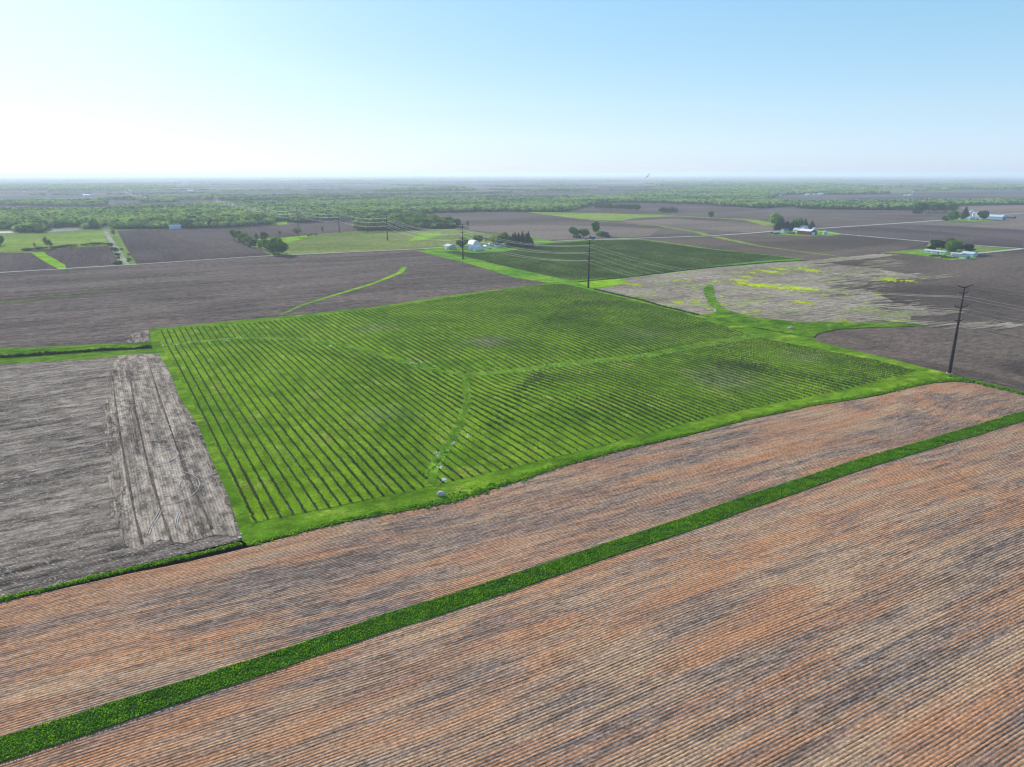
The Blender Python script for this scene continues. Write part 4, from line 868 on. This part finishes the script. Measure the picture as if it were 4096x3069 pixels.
# white farm, centre
building('grey_shed', 1800, 997, 12.5, 16, 4.4, 6.6, 'grey metal shed with pale door at the left of the white farm', 'shed', 'grey', 'greyroof', 'V', doors=(('w', 1, 4, 3.6, 0), ('w', -5.5, 2.6, 1.5, 0, 'dark'), ('w', 6, 2.6, 1.5, 0, 'dark')), windows=(('s', 3.5, .8, .8, 1.6), ('s', -3, .8, .8, 1.6)))
building('white_barn', 1895, 989, 11, 15, 4.8, 9.6, 'white gambrel roofed barn, tallest building of the white farm', 'barn', 'white', 'whiteroof', 'V', gambrel=True, windows=(('s', 0, 1, 1, 5.5),))
building('blue_shed', 1897, 999, 10, 17, 3.6, 5.8, 'pale blue machine shed in front of the white gambrel barn', 'shed', 'blue', 'blue', 'U', doors=(('s', 0, 3, 2.8, 0),), leanto=('w', 4.5, 0, 2.6, 0) if False else None)
building('lean_shed', 1912, 1003, 6, 11, 2.4, 3.0, 'low whitish lean-to shed in front of the pale blue shed', 'shed', 'pale', 'whiteroof', 'U', shed=True)
building('white_garage', 1943, 993, 6, 8, 2.6, 4.2, 'small white roofed garage right of the pale blue shed', 'garage', 'white', 'whiteroof', 'V')
building('small_shed', 1959, 987, 3.5, 4, 3.8, 4.8, 'narrow grey blue shed between the two tree groups of the white farm', 'shed', 'blue', 'greyroof', 'V')
building('farmhouse', 1988, 988, 8, 9, 3.4, 6, 'grey blue house half hidden under the trees of the white farm', 'house', 'blue', 'slate', 'U', windows=(('w', 0, 1, 1.2, 1.2), ('w', 3, 1, 1.2, 1.2)), chimney=True)
car(1906, 1008, 60, (.35, .40, .48), 'blue grey car parked in front of the low lean-to shed'); car(1933, 1004, 75, (.75, .76, .78), 'white car parked right of the low lean-to shed'); car(1962, 998, 30, (.04, .045, .05), 'dark car parked by the small white garage')
FT = 'of the white farm'
tree(1847, 994, 13.5, 15, 'round', 'green', 'round green tree between the grey shed and the white barn'); tree(1915, 976, 12.5, 13, 'round', 'green', 'round green tree behind the white barn'); tree(1944, 975, 9, 8, 'bare', 'bare', 'thin bare tree behind the white farm, right of the round tree')
tree(1960, 977, 11, 9, 'bare', 'olive', 'yellowish leafing tree behind the narrow grey blue shed'); tree(1974, 988, 16, 13, 'bare', 'olive', 'tall half leafed tree beside the house of the white farm'); tree(1999, 984, 15, 14, 'round', 'green', 'large green tree over the farmhouse, left of the spruces'); tree(2022, 982, 17, 15, 'round', 'green', 'biggest green tree touching the left end of the spruces')
for i, (px, py, ht) in enumerate([(2040,990,15),(2052,986,17),(2061,990,19),(2074,989,18.5),(2086,991,17),(2090,985,19),(2104,991,18.5),(2113,988,19.5),(2124,991,13)]):
    tree(px, py, ht, 9.5, 'spruce', 'spruce', 'dark spruce in the windbreak at the right of the white farm', 'tree', group='spruces of the white farm', nleaf=900)
# overgrown yard, centre
tree(2296, 951, 16, 16, 'round', 'green', 'leftmost round tree of the overgrown yard by the road'); tree(2334, 952, 14, 15, 'round', 'green', 'low spreading tree beside the leftmost one in the overgrown yard'); tree(2384, 943, 24, 18, 'tall', 'green', 'tallest tree of the overgrown yard'); tree(2398, 948, 11, 13, 'bush', 'light', 'rounded pale green bushy tree growing over the dark ruined shed', name='deciduous_tree')
building('ruined_shed', 2418, 949, 9, 10, 6, 8, 'dark collapsing shed at the right of the overgrown yard', 'shed', 'dark', 'dark', 'U'); building('ruined_shed', 2308, 952, 8, 12, 3, 4.2, 'low dark shed under the leftmost tree of the overgrown yard', 'shed', 'dark', 'slate', 'U'); building('small_shed', 2369, 954, 6, 7, 3, 4.4, 'small grey shed between the trees of the overgrown yard', 'shed', 'dark', 'greyroof', 'U'); building('ruined_shed', 2432, 950, 5, 6, 3, 3.6, 'low dark annex at the far right of the overgrown yard', 'shed', 'dark', 'dark', 'U', shed=True)
# red barn farm
building('red_barn', 3227, 939, 17, 27, 6.4, 9.2, 'long red barn with white roof and big white door', 'barn', 'red', 'whiteroof', 'V', doors=(('s', -1, 8.5, 4.6, 0, 'white'), ('s', 6.3, 1.4, 2.4, 0, 'dark')))
bin_(3299.5, 941, 3.4, 5.6, 'single round grain bin standing apart, right of the red barn'); bin_(3256, 935, 4.2, 8.6, 'grey grain bin close behind the red barn'); bin_(3215, 934, 3.4, 8.4, 'grain bin peeping over the red barn roof')
building('brown_shed', 3100, 936, 8, 15, 2.6, 4.6, 'brown shed with bright white roof left of the red barn farm', 'shed', 'brown', 'whiteroof', 'U', doors=(('s', 0, 3, 2.2, 0, 'dark'),)); building('white_house', 3137, 933, 9, 12, 5.2, 8.2, 'white house with dark blue roof in front of the spruces', 'house', 'pale', 'slate', 'U', windows=(('s', -2, 1, 1.3, 1.2), ('s', 2, 1, 1.3, 1.2), ('w', -3, 1, 1.3, 1.2), ('w', 2, 1, 1.3, 1.2)), chimney=True)
building('pale_house', 3187, 931, 9, 10, 5, 8, 'pale green house beside the red barn', 'house', 'pale', 'greyroof', 'V', windows=(('s', 0, 1, 1.3, 3.2), ('w', 2, 1, 1.3, 1.2))); building('white_house', 3214, 922, 9, 15, 5, 8.4, 'white house behind the red barn, between the spruces', 'house', 'white', 'greyroof', 'U', windows=(('s', 2, 1, 1.3, 1.4),)); building('low_shed', 3166, 936, 5, 12, 2, 2.8, 'low brown shed between the two houses', 'shed', 'brown', 'brown', 'U')
tree(3099, 901, 22, 21, 'wide', 'light', 'large bright green tree at the left of the red barn farm'); tree(3118, 908, 18, 14, 'tall', 'grey', 'pale green tree squeezed behind the left spruces'); tree(3190, 914, 18, 17, 'wide', 'green', 'broad green tree rising behind the spruces of the red barn farm')
for px, py, ht in [(3105,922,13),(3113,921,16),(3122,922,17),(3131,921,18),(3143,921,15),(3150,920,15),(3162,922,14),(3170,921,17),(3181,920,15)]: tree(px, py, ht, 9, 'spruce', 'spruce', 'dark spruce in the row left of the houses of the red barn farm', group='spruces of the red barn farm', nleaf=900)
tree(3219, 918, 17, 13, 'spruce', 'spruce', 'single wide spruce above the red barn roof'); tree(3246, 920, 15, 13, 'spruce', 'spruce', 'single wide spruce at the right end of the red barn')
# long white house farm
WN = tuple(('w', -12 + i * 2.5, 1.0, .9, 1.3) for i in (0, 1, 3, 4, 5, 7, 7.5, 8, 9, 10))
building('long_house', 3742, 1014, 9, 28, 2.9, 4.2, 'long low white building with a line of small dark windows', 'building', 'white', 'greyroof', 'V', windows=WN, doors=(('w', -6, 1.4, 2.1, 0, 'glass'), ('w', 9, 1.2, 2.1, 0)))
building('white_shed', 3842, 1033, 12, 17, 2.8, 4.0, 'low white shed in front of the big maple', 'shed', 'white', 'slate', 'V', doors=(('s', 1, 5, 2.3, 0, 'dark'),)); building('low_shed', 3826, 1023, 5, 13, 2.8, 3.4, 'flat white trailer behind the low white shed', 'trailer', 'white', 'whiteroof', 'V'); building('blue_garage', 3876, 1025, 11, 15, 3.4, 5.4, 'pale blue roofed garage at the right end of the long white building farm', 'garage', 'blue', 'blue', 'V')
car(3748, 1021, -40, (.75, .75, .75), 'white van parked in front of the long white building', 'van', 'parked_van', 6); car(3808, 1026, 50, (.6, .6, .6), 'light car parked between the long white building and the low white shed'); car(3800, 1034, 20, (.2, .12, .08), 'brownish old car parked among the scrap')
tree(3812, 1016, 17, 17, 'round', 'green', 'big round maple behind the low white shed'); tree(3740, 1003, 16, 17, 'pine', 'spruce', 'large dark pine behind the long white building, leftmost'); tree(3766, 1003, 14, 12, 'pine', 'spruce', 'dark pine between the largest pine and the maple'); tree(3858, 1016, 14, 17, 'pine', 'spruce', 'open layered pine right of the maple'); tree(3827, 1001, 14, 12, 'bare', 'olive', 'pale leafing tree behind the maple')
tree(3795, 1000, 15, 14, 'round', 'grey', 'grey green tree between the pines and the maple'); tree(3722, 1006, 8, 9, 'pine', 'spruce', 'low dark pine at the left end of the long white building')
LM['brush'] = leaf('dry brush', (.07, .05, .045), (.12, .09, .075), trans=.1, rnd=False)
for px, py, n_, lab in ((3752, 1027, 60, 'brown heap of brush in front of the white van'), (3798, 1033, 60, 'brown heap of scrap and brush left of the low white shed')):
    x, y, z = GZ(px, py); tag(tufts('brush_pile', [(x + RS.normal() * 5, y + RS.normal() * 2.5, z + .2) for _ in range(n_)], [1.2 + RS.rand() for _ in range(n_)], [1.2] * n_, LM['brush'], 8, .5), lab, 'brush pile')
# bins farm, far right
bin_(3879, 870, 5.5, 13, 'white topped grain bin, leftmost of the bins at the far right farm'); bin_(3896, 873, 5.0, 12, 'middle grain bin of the far right farm'); bin_(3911, 873, 5.0, 13, 'right grain bin beside the white arched barn'); bin_(3886, 867, 4, 14, 'grain bin partly behind the leftmost bin of the far right farm')
building('white_barn', 3922, 878, 15, 20, 8, 16, 'big white gambrel barn at the far right farm', 'barn', 'white', 'galv', 'V', gambrel=True); building('white_house', 3872, 879, 10, 14, 4, 7, 'small white house in front of the bins at the far right farm', 'house', 'white', 'whiteroof', 'V'); building('low_shed', 3896, 880, 9, 14, 3, 5, 'low grey shed below the middle bins of the far right farm', 'shed', 'grey', 'greyroof', 'V')
building('long_shed', 3974, 878, 19, 44, 6.5, 10.5, 'very long pale blue shed at the far right farm', 'shed', 'blue', 'blue', 'V', doors=(('s', 2, 10, 5.5, 0, 'dark'),)); building('long_shed', 4020, 873, 11, 42, 4, 6, 'narrow dark long shed right of the very long pale blue shed', 'shed', 'dark', 'slate', 'V')
tree(3858, 878, 26, 17, 'spruce', 'spruce', 'dark pointed conifer left of the bins'); tree(3844, 877, 12, 12, 'round', 'grey', 'small grey tree at the driveway of the far right farm'); tree(3932, 881, 20, 22, 'round', 'dark', 'dark bushy tree in front of the white arched barn'); tree(3808, 886, 22, 18, 'wide', 'green', 'leaning green tree at the road left of the far right farm', dz=0); tree(3781, 883, 10, 15, 'bush', 'dark', 'dark round bush at the road left of the leaning tree', 'shrub')
# shed at the river, left
building('blue_shed', 701, 917, 12, 20, 5, 8, 'blue green roofed shed in front of the wood on the left', 'shed', 'blue', 'greyroof', 'U')

# ------------------------------------------------------------------ single trees and hedgerow
HL = 'tree in the hedgerow slanting down to the road'
for px, py, ht, wd, kd, mt, lab in [(940,964,17,14,'round','green','dark green tree at the upper left end of the hedgerow'), (957,968,16,12,'tall','green','second tree from the upper left end of the hedgerow'), (975,975,15,15,'round','olive','broad yellowish tree in the upper half of the hedgerow'), (992,979,12,12,'round','olive','lower yellowish tree right of the broad yellowish one in the hedgerow'),
    (1026,964,11,8,'tall','green','small upright tree standing behind the hedgerow'), (1056,960,13,12,'bush','grey','round grey green tree standing alone behind the hedgerow'), (1017,990,11,11,'round','grey','pale grey tree low in the middle of the hedgerow'), (1044,998,12,10,'round','light','pale green tree in the lower half of the hedgerow'),
    (1070,1006,15,12,'round','olive','olive tree in the lower half of the hedgerow'), (1092,1013,17,13,'round','green','tall green tree next to the largest one of the hedgerow'), (1116,1019,20,18,'wide','green','largest tree at the lower end of the hedgerow by the road'),
    (1120,952,12,5,'bare','bare','thin small tree alone at the edge of the brown field'), (1193,949,15,16,'bare','bare','wide leafless tree at the back of the meadow'), (1291,937,13,6,'bare','bare','slender lone tree at the back of the meadow, left of the pole'), (1872,923,18,6,'bare','bare','slender bare tree right of the third transmission pole'),
    (188,996,16,9,'bare','bare','taller leafless tree in the scrub of the left meadow'), (203,995,12,9,'bare','bare','lower leafless tree beside the taller one in the left meadow scrub'), (141,997,9,4,'bare','bare','small leafless sapling left of the scrub trees'), (2,982,14,12,'round','green','green tree cut by the left edge of the view'),
    (2282,851,20,17,'round','light','lone pale tree at the edge of the green field before the wood'), (2844,874,16,12,'round','grey','lone small tree on the far grass strip'), (456,948,12,9,'bare','bare','leafless bush-like tree by the gravel track')]:
    tree(px, py, ht, wd, kd, mt, lab)
for px, py, s, lab in [(246,1,6,0)][:0]: pass
for i, (px, py, s) in enumerate([(110,1003,5),(122,1001,4),(160,998,5),(175,997,4),(215,994,4),(232,992,4),(250,990,4),(268,989,5),(285,988,5),(345,983,4),(372,980,5),(395,978,4),(432,980,4)]):
    tree(px, py, s * .8, s * 2.6, 'bush', 'bare' if i < 9 else 'grey', 'low brownish shrub in the scrub line of the left meadow', 'shrub', group='scrub line of the left meadow', nleaf=300)
for i, (px, py, s) in enumerate([(454,1001,6),(460,1006,6),(470,1023,5),(474,1034,3.5),(478,1058,6),(470,1059,5),(487,1000,3),(516,1022,3.5),(519,1042,4),(514,1048,3),(445,985,4)]):
    tree(px, py, s * .7, s * 1.3, 'bush', 'dark', 'dark shrub beside the gravel track', 'shrub', group='shrubs beside the gravel track', nleaf=300)
for i, (px, py, s) in enumerate([(1246,944,4),(1232,946,3),(1010,962,3),(1000,990,3.5),(1265,941,3)]): tree(px, py, s, s * 1.5, 'bush', 'grey', 'low grey shrub at the back edge of the meadow', 'shrub', group='shrubs at the back of the meadow', nleaf=300)
for i in range(12):
    px = 1422 + i * 15 + RS.normal() * 5; tree(px, 927 + RS.normal() * 2, 14 + 3 * RS.rand(), 9, 'bare', 'bare', 'brown leafless tree along the back of the meadow behind the wires', group='leafless trees at the back of the meadow')
for i in range(16):
    t = i / 15; tree(2386 + t * 165, 836 + t * 9, 14 + 4 * RS.rand(), 15, 'round', 'dark', 'dark tree in the short hedge on the far brown field', group='short hedge on the far brown field', nleaf=300)
for i in range(6): tree(2645 + i * 10.5, 850 + RS.normal(), 15, 17, 'bush', 'grey', 'pale tree in the small clump on the far brown field', group='small clump on the far brown field', name='deciduous_tree', nleaf=300)
for i in range(10):
    px = 3190 + i * 9.3; tree(px, 839 + RS.normal(), 9 + 4 * RS.rand(), 8, 'round', 'dark', 'small dark tree in the nursery line on the far field', group='nursery line on the far field', nleaf=300)
# windrow trees left of the far right farm
for i in range(14): tree(3655 + i * 11.5, 848 + (i % 2) * 4, 22 + 5 * RS.rand(), 22, 'round', ['dark', 'green', 'olive'][i % 3], 'large tree in the grove left of the far right farm', group='grove left of the far right farm', nleaf=500)
tree(3660, 855, 20, 15, 'spruce', 'spruce', 'dark spruce at the left end of the grove'); tree(3672, 855, 20, 15, 'spruce', 'spruce', 'second dark spruce at the left end of the grove')

# ------------------------------------------------------------------ woodland
WOODS = [  # polygons of wood floors in photograph pixels, tree spacing, height
 ([(-400,925),(-100,922),(60,917),(75,931),(172,932),(185,913),(330,906),(340,917),(390,916),(400,903),(448,903),(455,917),(650,916),(750,915),(890,912),(960,908),(1087,899),(1085,888),(1150,886),(1190,893),(1300,886),(1416,884),(1560,868),(1640,862),(1716,853),(1850,850),(1993,847),(2120,848),(2239,849),(2300,838),(2336,829),(2420,812),(2604,812),(2800,818),(3039,835),(3150,826),(3230,836),(3330,838),(3500,841),(3640,841),(3808,838),(3808,824),(4096,820),(4400,816),(4400,807),(3900,809),(3500,813),(3200,816),(3060,806),(3100,784),(3180,778),(3400,779),(3560,777),(3520,768),(3300,760),(2900,750),(2700,765),(2450,790),(2248,792),(1905,792),(1726,796),(1500,798),(1300,806),(1100,818),(900,822),(700,832),(450,836),(440,850),(250,848),(0,850),(-400,850)], 1),
 ([(1425,923),(1587,923),(1720,918),(1843,913),(1800,900),(1730,885),(1640,872),(1540,872),(1470,885),(1430,900)], 1),
 ([(-300,826),(0,822),(200,826),(425,826),(415,812),(200,808),(0,812),(-300,815)], 2), ([(570,811),(715,809),(700,798),(560,799)], 2), ([(820,800),(960,804),(1080,800),(1085,790),(900,785),(820,788)], 2), ([(1100,800),(1230,806),(1255,795),(1180,784),(1100,788)], 2),
 ([(2900,745),(3300,757),(3500,762),(3480,744),(3300,735),(2900,730),(2600,735),(2640,745)], 3), ([(3700,756),(4000,757),(4400,754),(4400,746),(3900,745),(3700,748)], 3), ([(2160,765),(2330,767),(2320,758),(2200,757)], 3), ([(1500,768),(1640,766),(1900,764),(1870,756),(1600,757)], 3), ([(-300,765),(200,763),(520,758),(700,752),(600,742),(200,745),(-300,748)], 3)]
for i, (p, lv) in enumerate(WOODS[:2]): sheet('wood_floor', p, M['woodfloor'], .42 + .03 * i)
def woodproto(lod, seed):
    rs = np.random.RandomState(seed); parts = []
    for i in range((5, 3, 2)[lod]):
        c = np.array([rs.normal() * .24, rs.normal() * .24, .52 + .25 * rs.rand()]) if i else np.array([0, 0, .6]); r = .27 + .12 * rs.rand(); v = IV1.copy(); v *= (1 + .3 * (rs.rand(len(v)) - .5))[:, None] * r; v[:, 2] *= .9
        if lod == 2: v = v[::1]
        parts.append((v + c, IF1))
        m = (16, 8, 0)[lod]
        if m: d = rot_rand(m); d[:, 2] = np.abs(d[:, 2]) - .15; parts.append(leaves(c + d * r * (.95 + .25 * rs.rand(m))[:, None], (d + .5 * rot_rand(m)), .10 * (.6 + .8 * rs.rand(m))))
    m_ = MB(); v, f = merge(parts); 
    t = np.array([[-.02, 0, 0], [.02, 0, 0], [0, .03, 0], [0, 0, .5]]); tf = np.array([[0, 1, 3], [1, 2, 3], [2, 0, 3]])
    return merge([(v, f), (t, tf)])
PROT = {l: [woodproto(l, 100 + l * 10 + s) for s in range(5)] for l in range(3)}
WM = [leaf('woodland green', (.10, .20, .045), (.165, .28, .065), sc=.02, trans=.3, var=.15), leaf('woodland yellow green', (.26, .35, .09), (.33, .41, .11), sc=.02, trans=.3, var=.15), leaf('woodland dark', (.035, .080, .030), (.06, .12, .04), sc=.02, trans=.2, var=.1), leaf('woodland brown', (.28, .27, .13), (.34, .31, .15), sc=.02, trans=.3, var=.15)]
def scatter(name, trees, lod, label):
    """trees: list of x, y, height, width, material"""
    if not trees: return
    T = np.array([t[:5] for t in trees]); vs, fs, ms = [], [], []; off = 0
    var = RS.randint(0, 5, len(T))
    for s in range(5):
        sel = T[var == s]; n = len(sel)
        if not n: continue
        v, f = PROT[lod][s]; a = RS.rand(n) * 6.283; ca, sa = np.cos(a), np.sin(a)
        X = (v[None, :, 0] * ca[:, None] - v[None, :, 1] * sa[:, None]) * sel[:, 3:4] + sel[:, 0:1]; Y = (v[None, :, 0] * sa[:, None] + v[None, :, 1] * ca[:, None]) * sel[:, 3:4] + sel[:, 1:2]; Z = v[None, :, 2] * sel[:, 2:3]
        vs.append(np.stack([X, Y, Z], -1).reshape(-1, 3)); fs.append((f[None] + (np.arange(n) * len(v))[:, None, None] + off).reshape(-1, 3)); ms.append(np.repeat(sel[:, 4], len(f))); off += n * len(v)
    o = npmesh(name, np.concatenate(vs), np.concatenate(fs), WM, mi=np.concatenate(ms)); return tag(o, label, 'woodland', None, 'stuff')
def wmat(x, y):
    n = mnoise.noise(Vector((x / 160., y / 160., .5))) + .5 * RS.normal()
    if n > .38: return 1
    if n < -.42: return 2
    return 3 if RS.rand() < .13 else 0
def fill(P, sp0, hh, lod):
    out = []; xs = [p[0] for p in P]; ys = [p[1] for p in P]; y = min(ys)
    while y < max(ys):
        sp = sp0; x = max(min(xs), -y * .85 - 60); xe = min(max(xs), y * .85 + 60)
        while x < xe:
            X, Y = x + RS.uniform(-.45, .45) * sp, y + RS.uniform(-.45, .45) * sp
            if inpoly(X, Y, P) and mnoise.noise(Vector((X / 90., Y / 90., 8.))) > -.5: out.append((X, Y, hh * (.72 + .5 * RS.rand()), sp * (1.25 + .5 * RS.rand()), wmat(X, Y)))
            x += sp
        y += sp
    return out
allw = []
for i, (p, lv) in enumerate(WOODS):
    P = [G(*q) for q in p]; allw += [(t, lv) for t in fill(P, (11.5, 10.5, 15, 24)[lv], (13, 13, 13, 14)[lv], lv)]
# keep the 260 nearest-looking trees of the wood edges as trees of their own
def imgsize(t): return t[2] / math.hypot(t[0], t[1])
near = sorted([t for t, lv in allw if lv == 1], key=lambda t: -imgsize(t)); rest = near[170:]; near = near[:170]
MN = ['green', 'olive', 'dark', 'bare']
for t in near:
    x, y = t[0], t[1]; rg = x < 0.02 * y - 170
    tree(0, 0, t[2] * 1.12, t[3], 'round', ['green', 'olive', 'dark', 'olive'][int(t[4])], 'leafy tree at the front of the wood on the left' if rg else 'leafy tree in the front part of the small wood above the white farm', world=(x, y), group='front trees of the left wood' if rg else 'front trees of the small wood', nleaf=300)
nr = [t for t in rest if math.hypot(t[0], t[1]) < 2100]; fr = [t for t in rest if math.hypot(t[0], t[1]) >= 2100]
scatter('woodland', nr, 0, 'broad belt of spring green woodland along the river'); scatter('woodland', fr, 1, 'farther spring green woodland behind the river belt')
scatter('woodland', [t for t, lv in allw if lv > 1], 1, 'detached hazy woods beyond the river belt')
# distant belts and groves out to the horizon
far = []
for i in range(170):
    Y = 2900 * math.exp(RS.rand() * 2.35); X = RS.uniform(-.8, .8) * Y
    wooded = .35 + .65 * sm(-.1, .5, X / Y)
    if RS.rand() > wooded + .15 and Y < 9000: continue
    if X / Y > .28 and Y < 4300: continue
    if RS.rand() < .65: dx, dy = U if RS.rand() < .75 else V; L = RS.uniform(150, 900) * (1 + Y / 6000); Wd = RS.uniform(15, 60) * (1 + Y / 5000)
    else: dx, dy = U; L = RS.uniform(200, 700) * (1 + Y / 8000); Wd = RS.uniform(100, 300) * (1 + Y / 8000)
    sp = 12 + Y / 260; n = int(min(260, L * Wd / (sp * sp)))
    for _ in range(max(6, n)):
        a, b = RS.uniform(-.5, .5) * L, RS.uniform(-.5, .5) * Wd; far.append((X + dx * a - dy * b, Y + dy * a + dx * b, 8.5 + 4 * RS.rand(), sp * 1.7, wmat(X + a, Y + b)))
scatter('woodland', far, 2, 'faint distant tree belts and groves near the horizon'); print('woods', len(nr), len(fr), len(far))

# ------------------------------------------------------------------ distant farm buildings
DB = [(60,744,30),(88,744,26),(143,744,30),(160,745,34),(175,744,26),(185,744,20),(98,771,16),(345,784,34),(365,782,18),(490,720,60),(525,743,26),(580,726,40),(686,724,50),(762,765,44),(842,741,20),(856,729,20),(1056,732,16),(1220,747,36),(1130,753,30),(1430,787,12),(1508,714,60),(1688,760,30),(2140,748,26),(2312,716,50),(2445,802,14),(2600,808,14),(2450,731,40),(2680,720,90),(2838,719,100),(3018,785,22),(3060,785,26),(3120,783,16),(3230,781,34),(3255,780,20),(3280,779,40),(3640,783,30),(3652,770,14),(3620,784,16),(3325,832,22),(3395,834,26),(3400,832,14)]
cols = ['white', 'whiteroof', 'blue']
for i, (px, py, wd) in enumerate(DB):
    side = 'left' if px < 1300 else ('middle' if px < 2700 else 'right')
    b = building('distant_building', px, py, min(20, wd * .5), wd * .8, 4.5, 7.5, 'tiny whitish farm building in the hazy distance, %s part of the view' % side, 'building', 'white', 'whiteroof' if i % 3 else 'blue', 'U'); b['group'] = 'tiny distant farm buildings, %s' % side
# tractor raising dust at far left
x, y, z = GZ(57, 779); e = empty('tractor', (x, y, .2), R(40)); m = MB(); m.box((0, 1.2, 1.5), (1.2, 3, 1.2)); m.build('body', MATS['red'], e); m = MB(); m.box((0, -.8, 2.4), (1.6, 1.6, 1.6)); m.build('cab', MATS['glass'], e)
for sx in (-1, 1): m = MB(); m.tube([(sx * 1.1, -1, 1), (sx * 1.6, -1, 1)], 1, 12); m.build('wheel', MATS['dark'], e); m = MB(); m.tube([(sx, 2, .6), (sx * 1.3, 2, .6)], .6, 12); m.build('wheel', MATS['dark'], e)
tag(e, 'tiny tractor working the hazy field at the far left', 'tractor')
car(1143, 1017, 62, (.55, .30, .12), 'small orange and white truck parked by the road under the largest hedgerow tree', 'truck', 'parked_truck', 5.5)
# bird of prey near the horizon
x, z_ = 0, 0
def birdpos(px, py, d):
    a = (px - 2048) / F; b = -(py - 1534.5) / F; v = Vector((a, cP + b * sP, -sP + b * cP)) * d; return v + Vector((0, 0, CAMH))
bp = birdpos(2591, 705, 120); e = empty('soaring_bird', bp); e.rotation_euler = (R(10), R(-45), R(-10))
M['bird'] = plain('dark feathers', (.03, .028, .03), .8)
m = MB(); m.tube([(0, .28, 0), (0, .15, .01), (0, -.1, 0), (0, -.3, -.01)], [.02, .06, .055, .015], 8); b0 = m.build('body', M['bird'], e)
for s in (-1, 1): m = MB(); m.v += [(0, .12, 0), (0, -.08, 0), (s * .3, .16, .06), (s * .3, -.1, .06), (s * .62, .02, .03), (s * .6, -.08, .03), (0, .12, .02), (0, -.08, .02), (s * .3, .16, .08), (s * .3, -.1, .08), (s * .62, .02, .04), (s * .6, -.08, .04)]; m.f += [[0, 2, 3, 1], [2, 4, 5, 3], [6, 7, 9, 8], [8, 9, 11, 10], [0, 6, 8, 2], [2, 8, 10, 4], [1, 3, 9, 7], [3, 5, 11, 9], [4, 10, 11, 5]]; m.build('wing', M['bird'], e)
m = MB(); m.box((0, -.38, 0), (.16, .2, .015)); m.build('tail', M['bird'], e); tag(e, 'dark soaring bird just at the horizon right of centre', 'bird')

# ------------------------------------------------------------------ haze
me = bpy.data.meshes.new('haze'); bm = bmesh.new(); bmesh.ops.create_cube(bm, size=1); 
for v in bm.verts: v.co = Vector((v.co.x * 90000, v.co.y * 90000, 60 + v.co.z * 134))
bm.to_mesh(me); bm.free(); hz = bpy.data.objects.new('haze', me); col.objects.link(hz); tag(hz, 'thin pale haze over the whole plain', 'haze', None, 'stuff')
hm = bpy.data.materials.new('haze'); hm.use_nodes = True; hm.node_tree.nodes.clear(); vo = hm.node_tree.nodes.new('ShaderNodeVolumePrincipled'); vo.inputs['Color'].default_value = (.74, .87, 1, 1); vo.inputs['Density'].default_value = 8.5e-5; vo.inputs['Anisotropy'].default_value = .2
ou = hm.node_tree.nodes.new('ShaderNodeOutputMaterial'); hm.node_tree.links.new(vo.outputs[0], ou.inputs['Volume']); me.materials.append(hm)
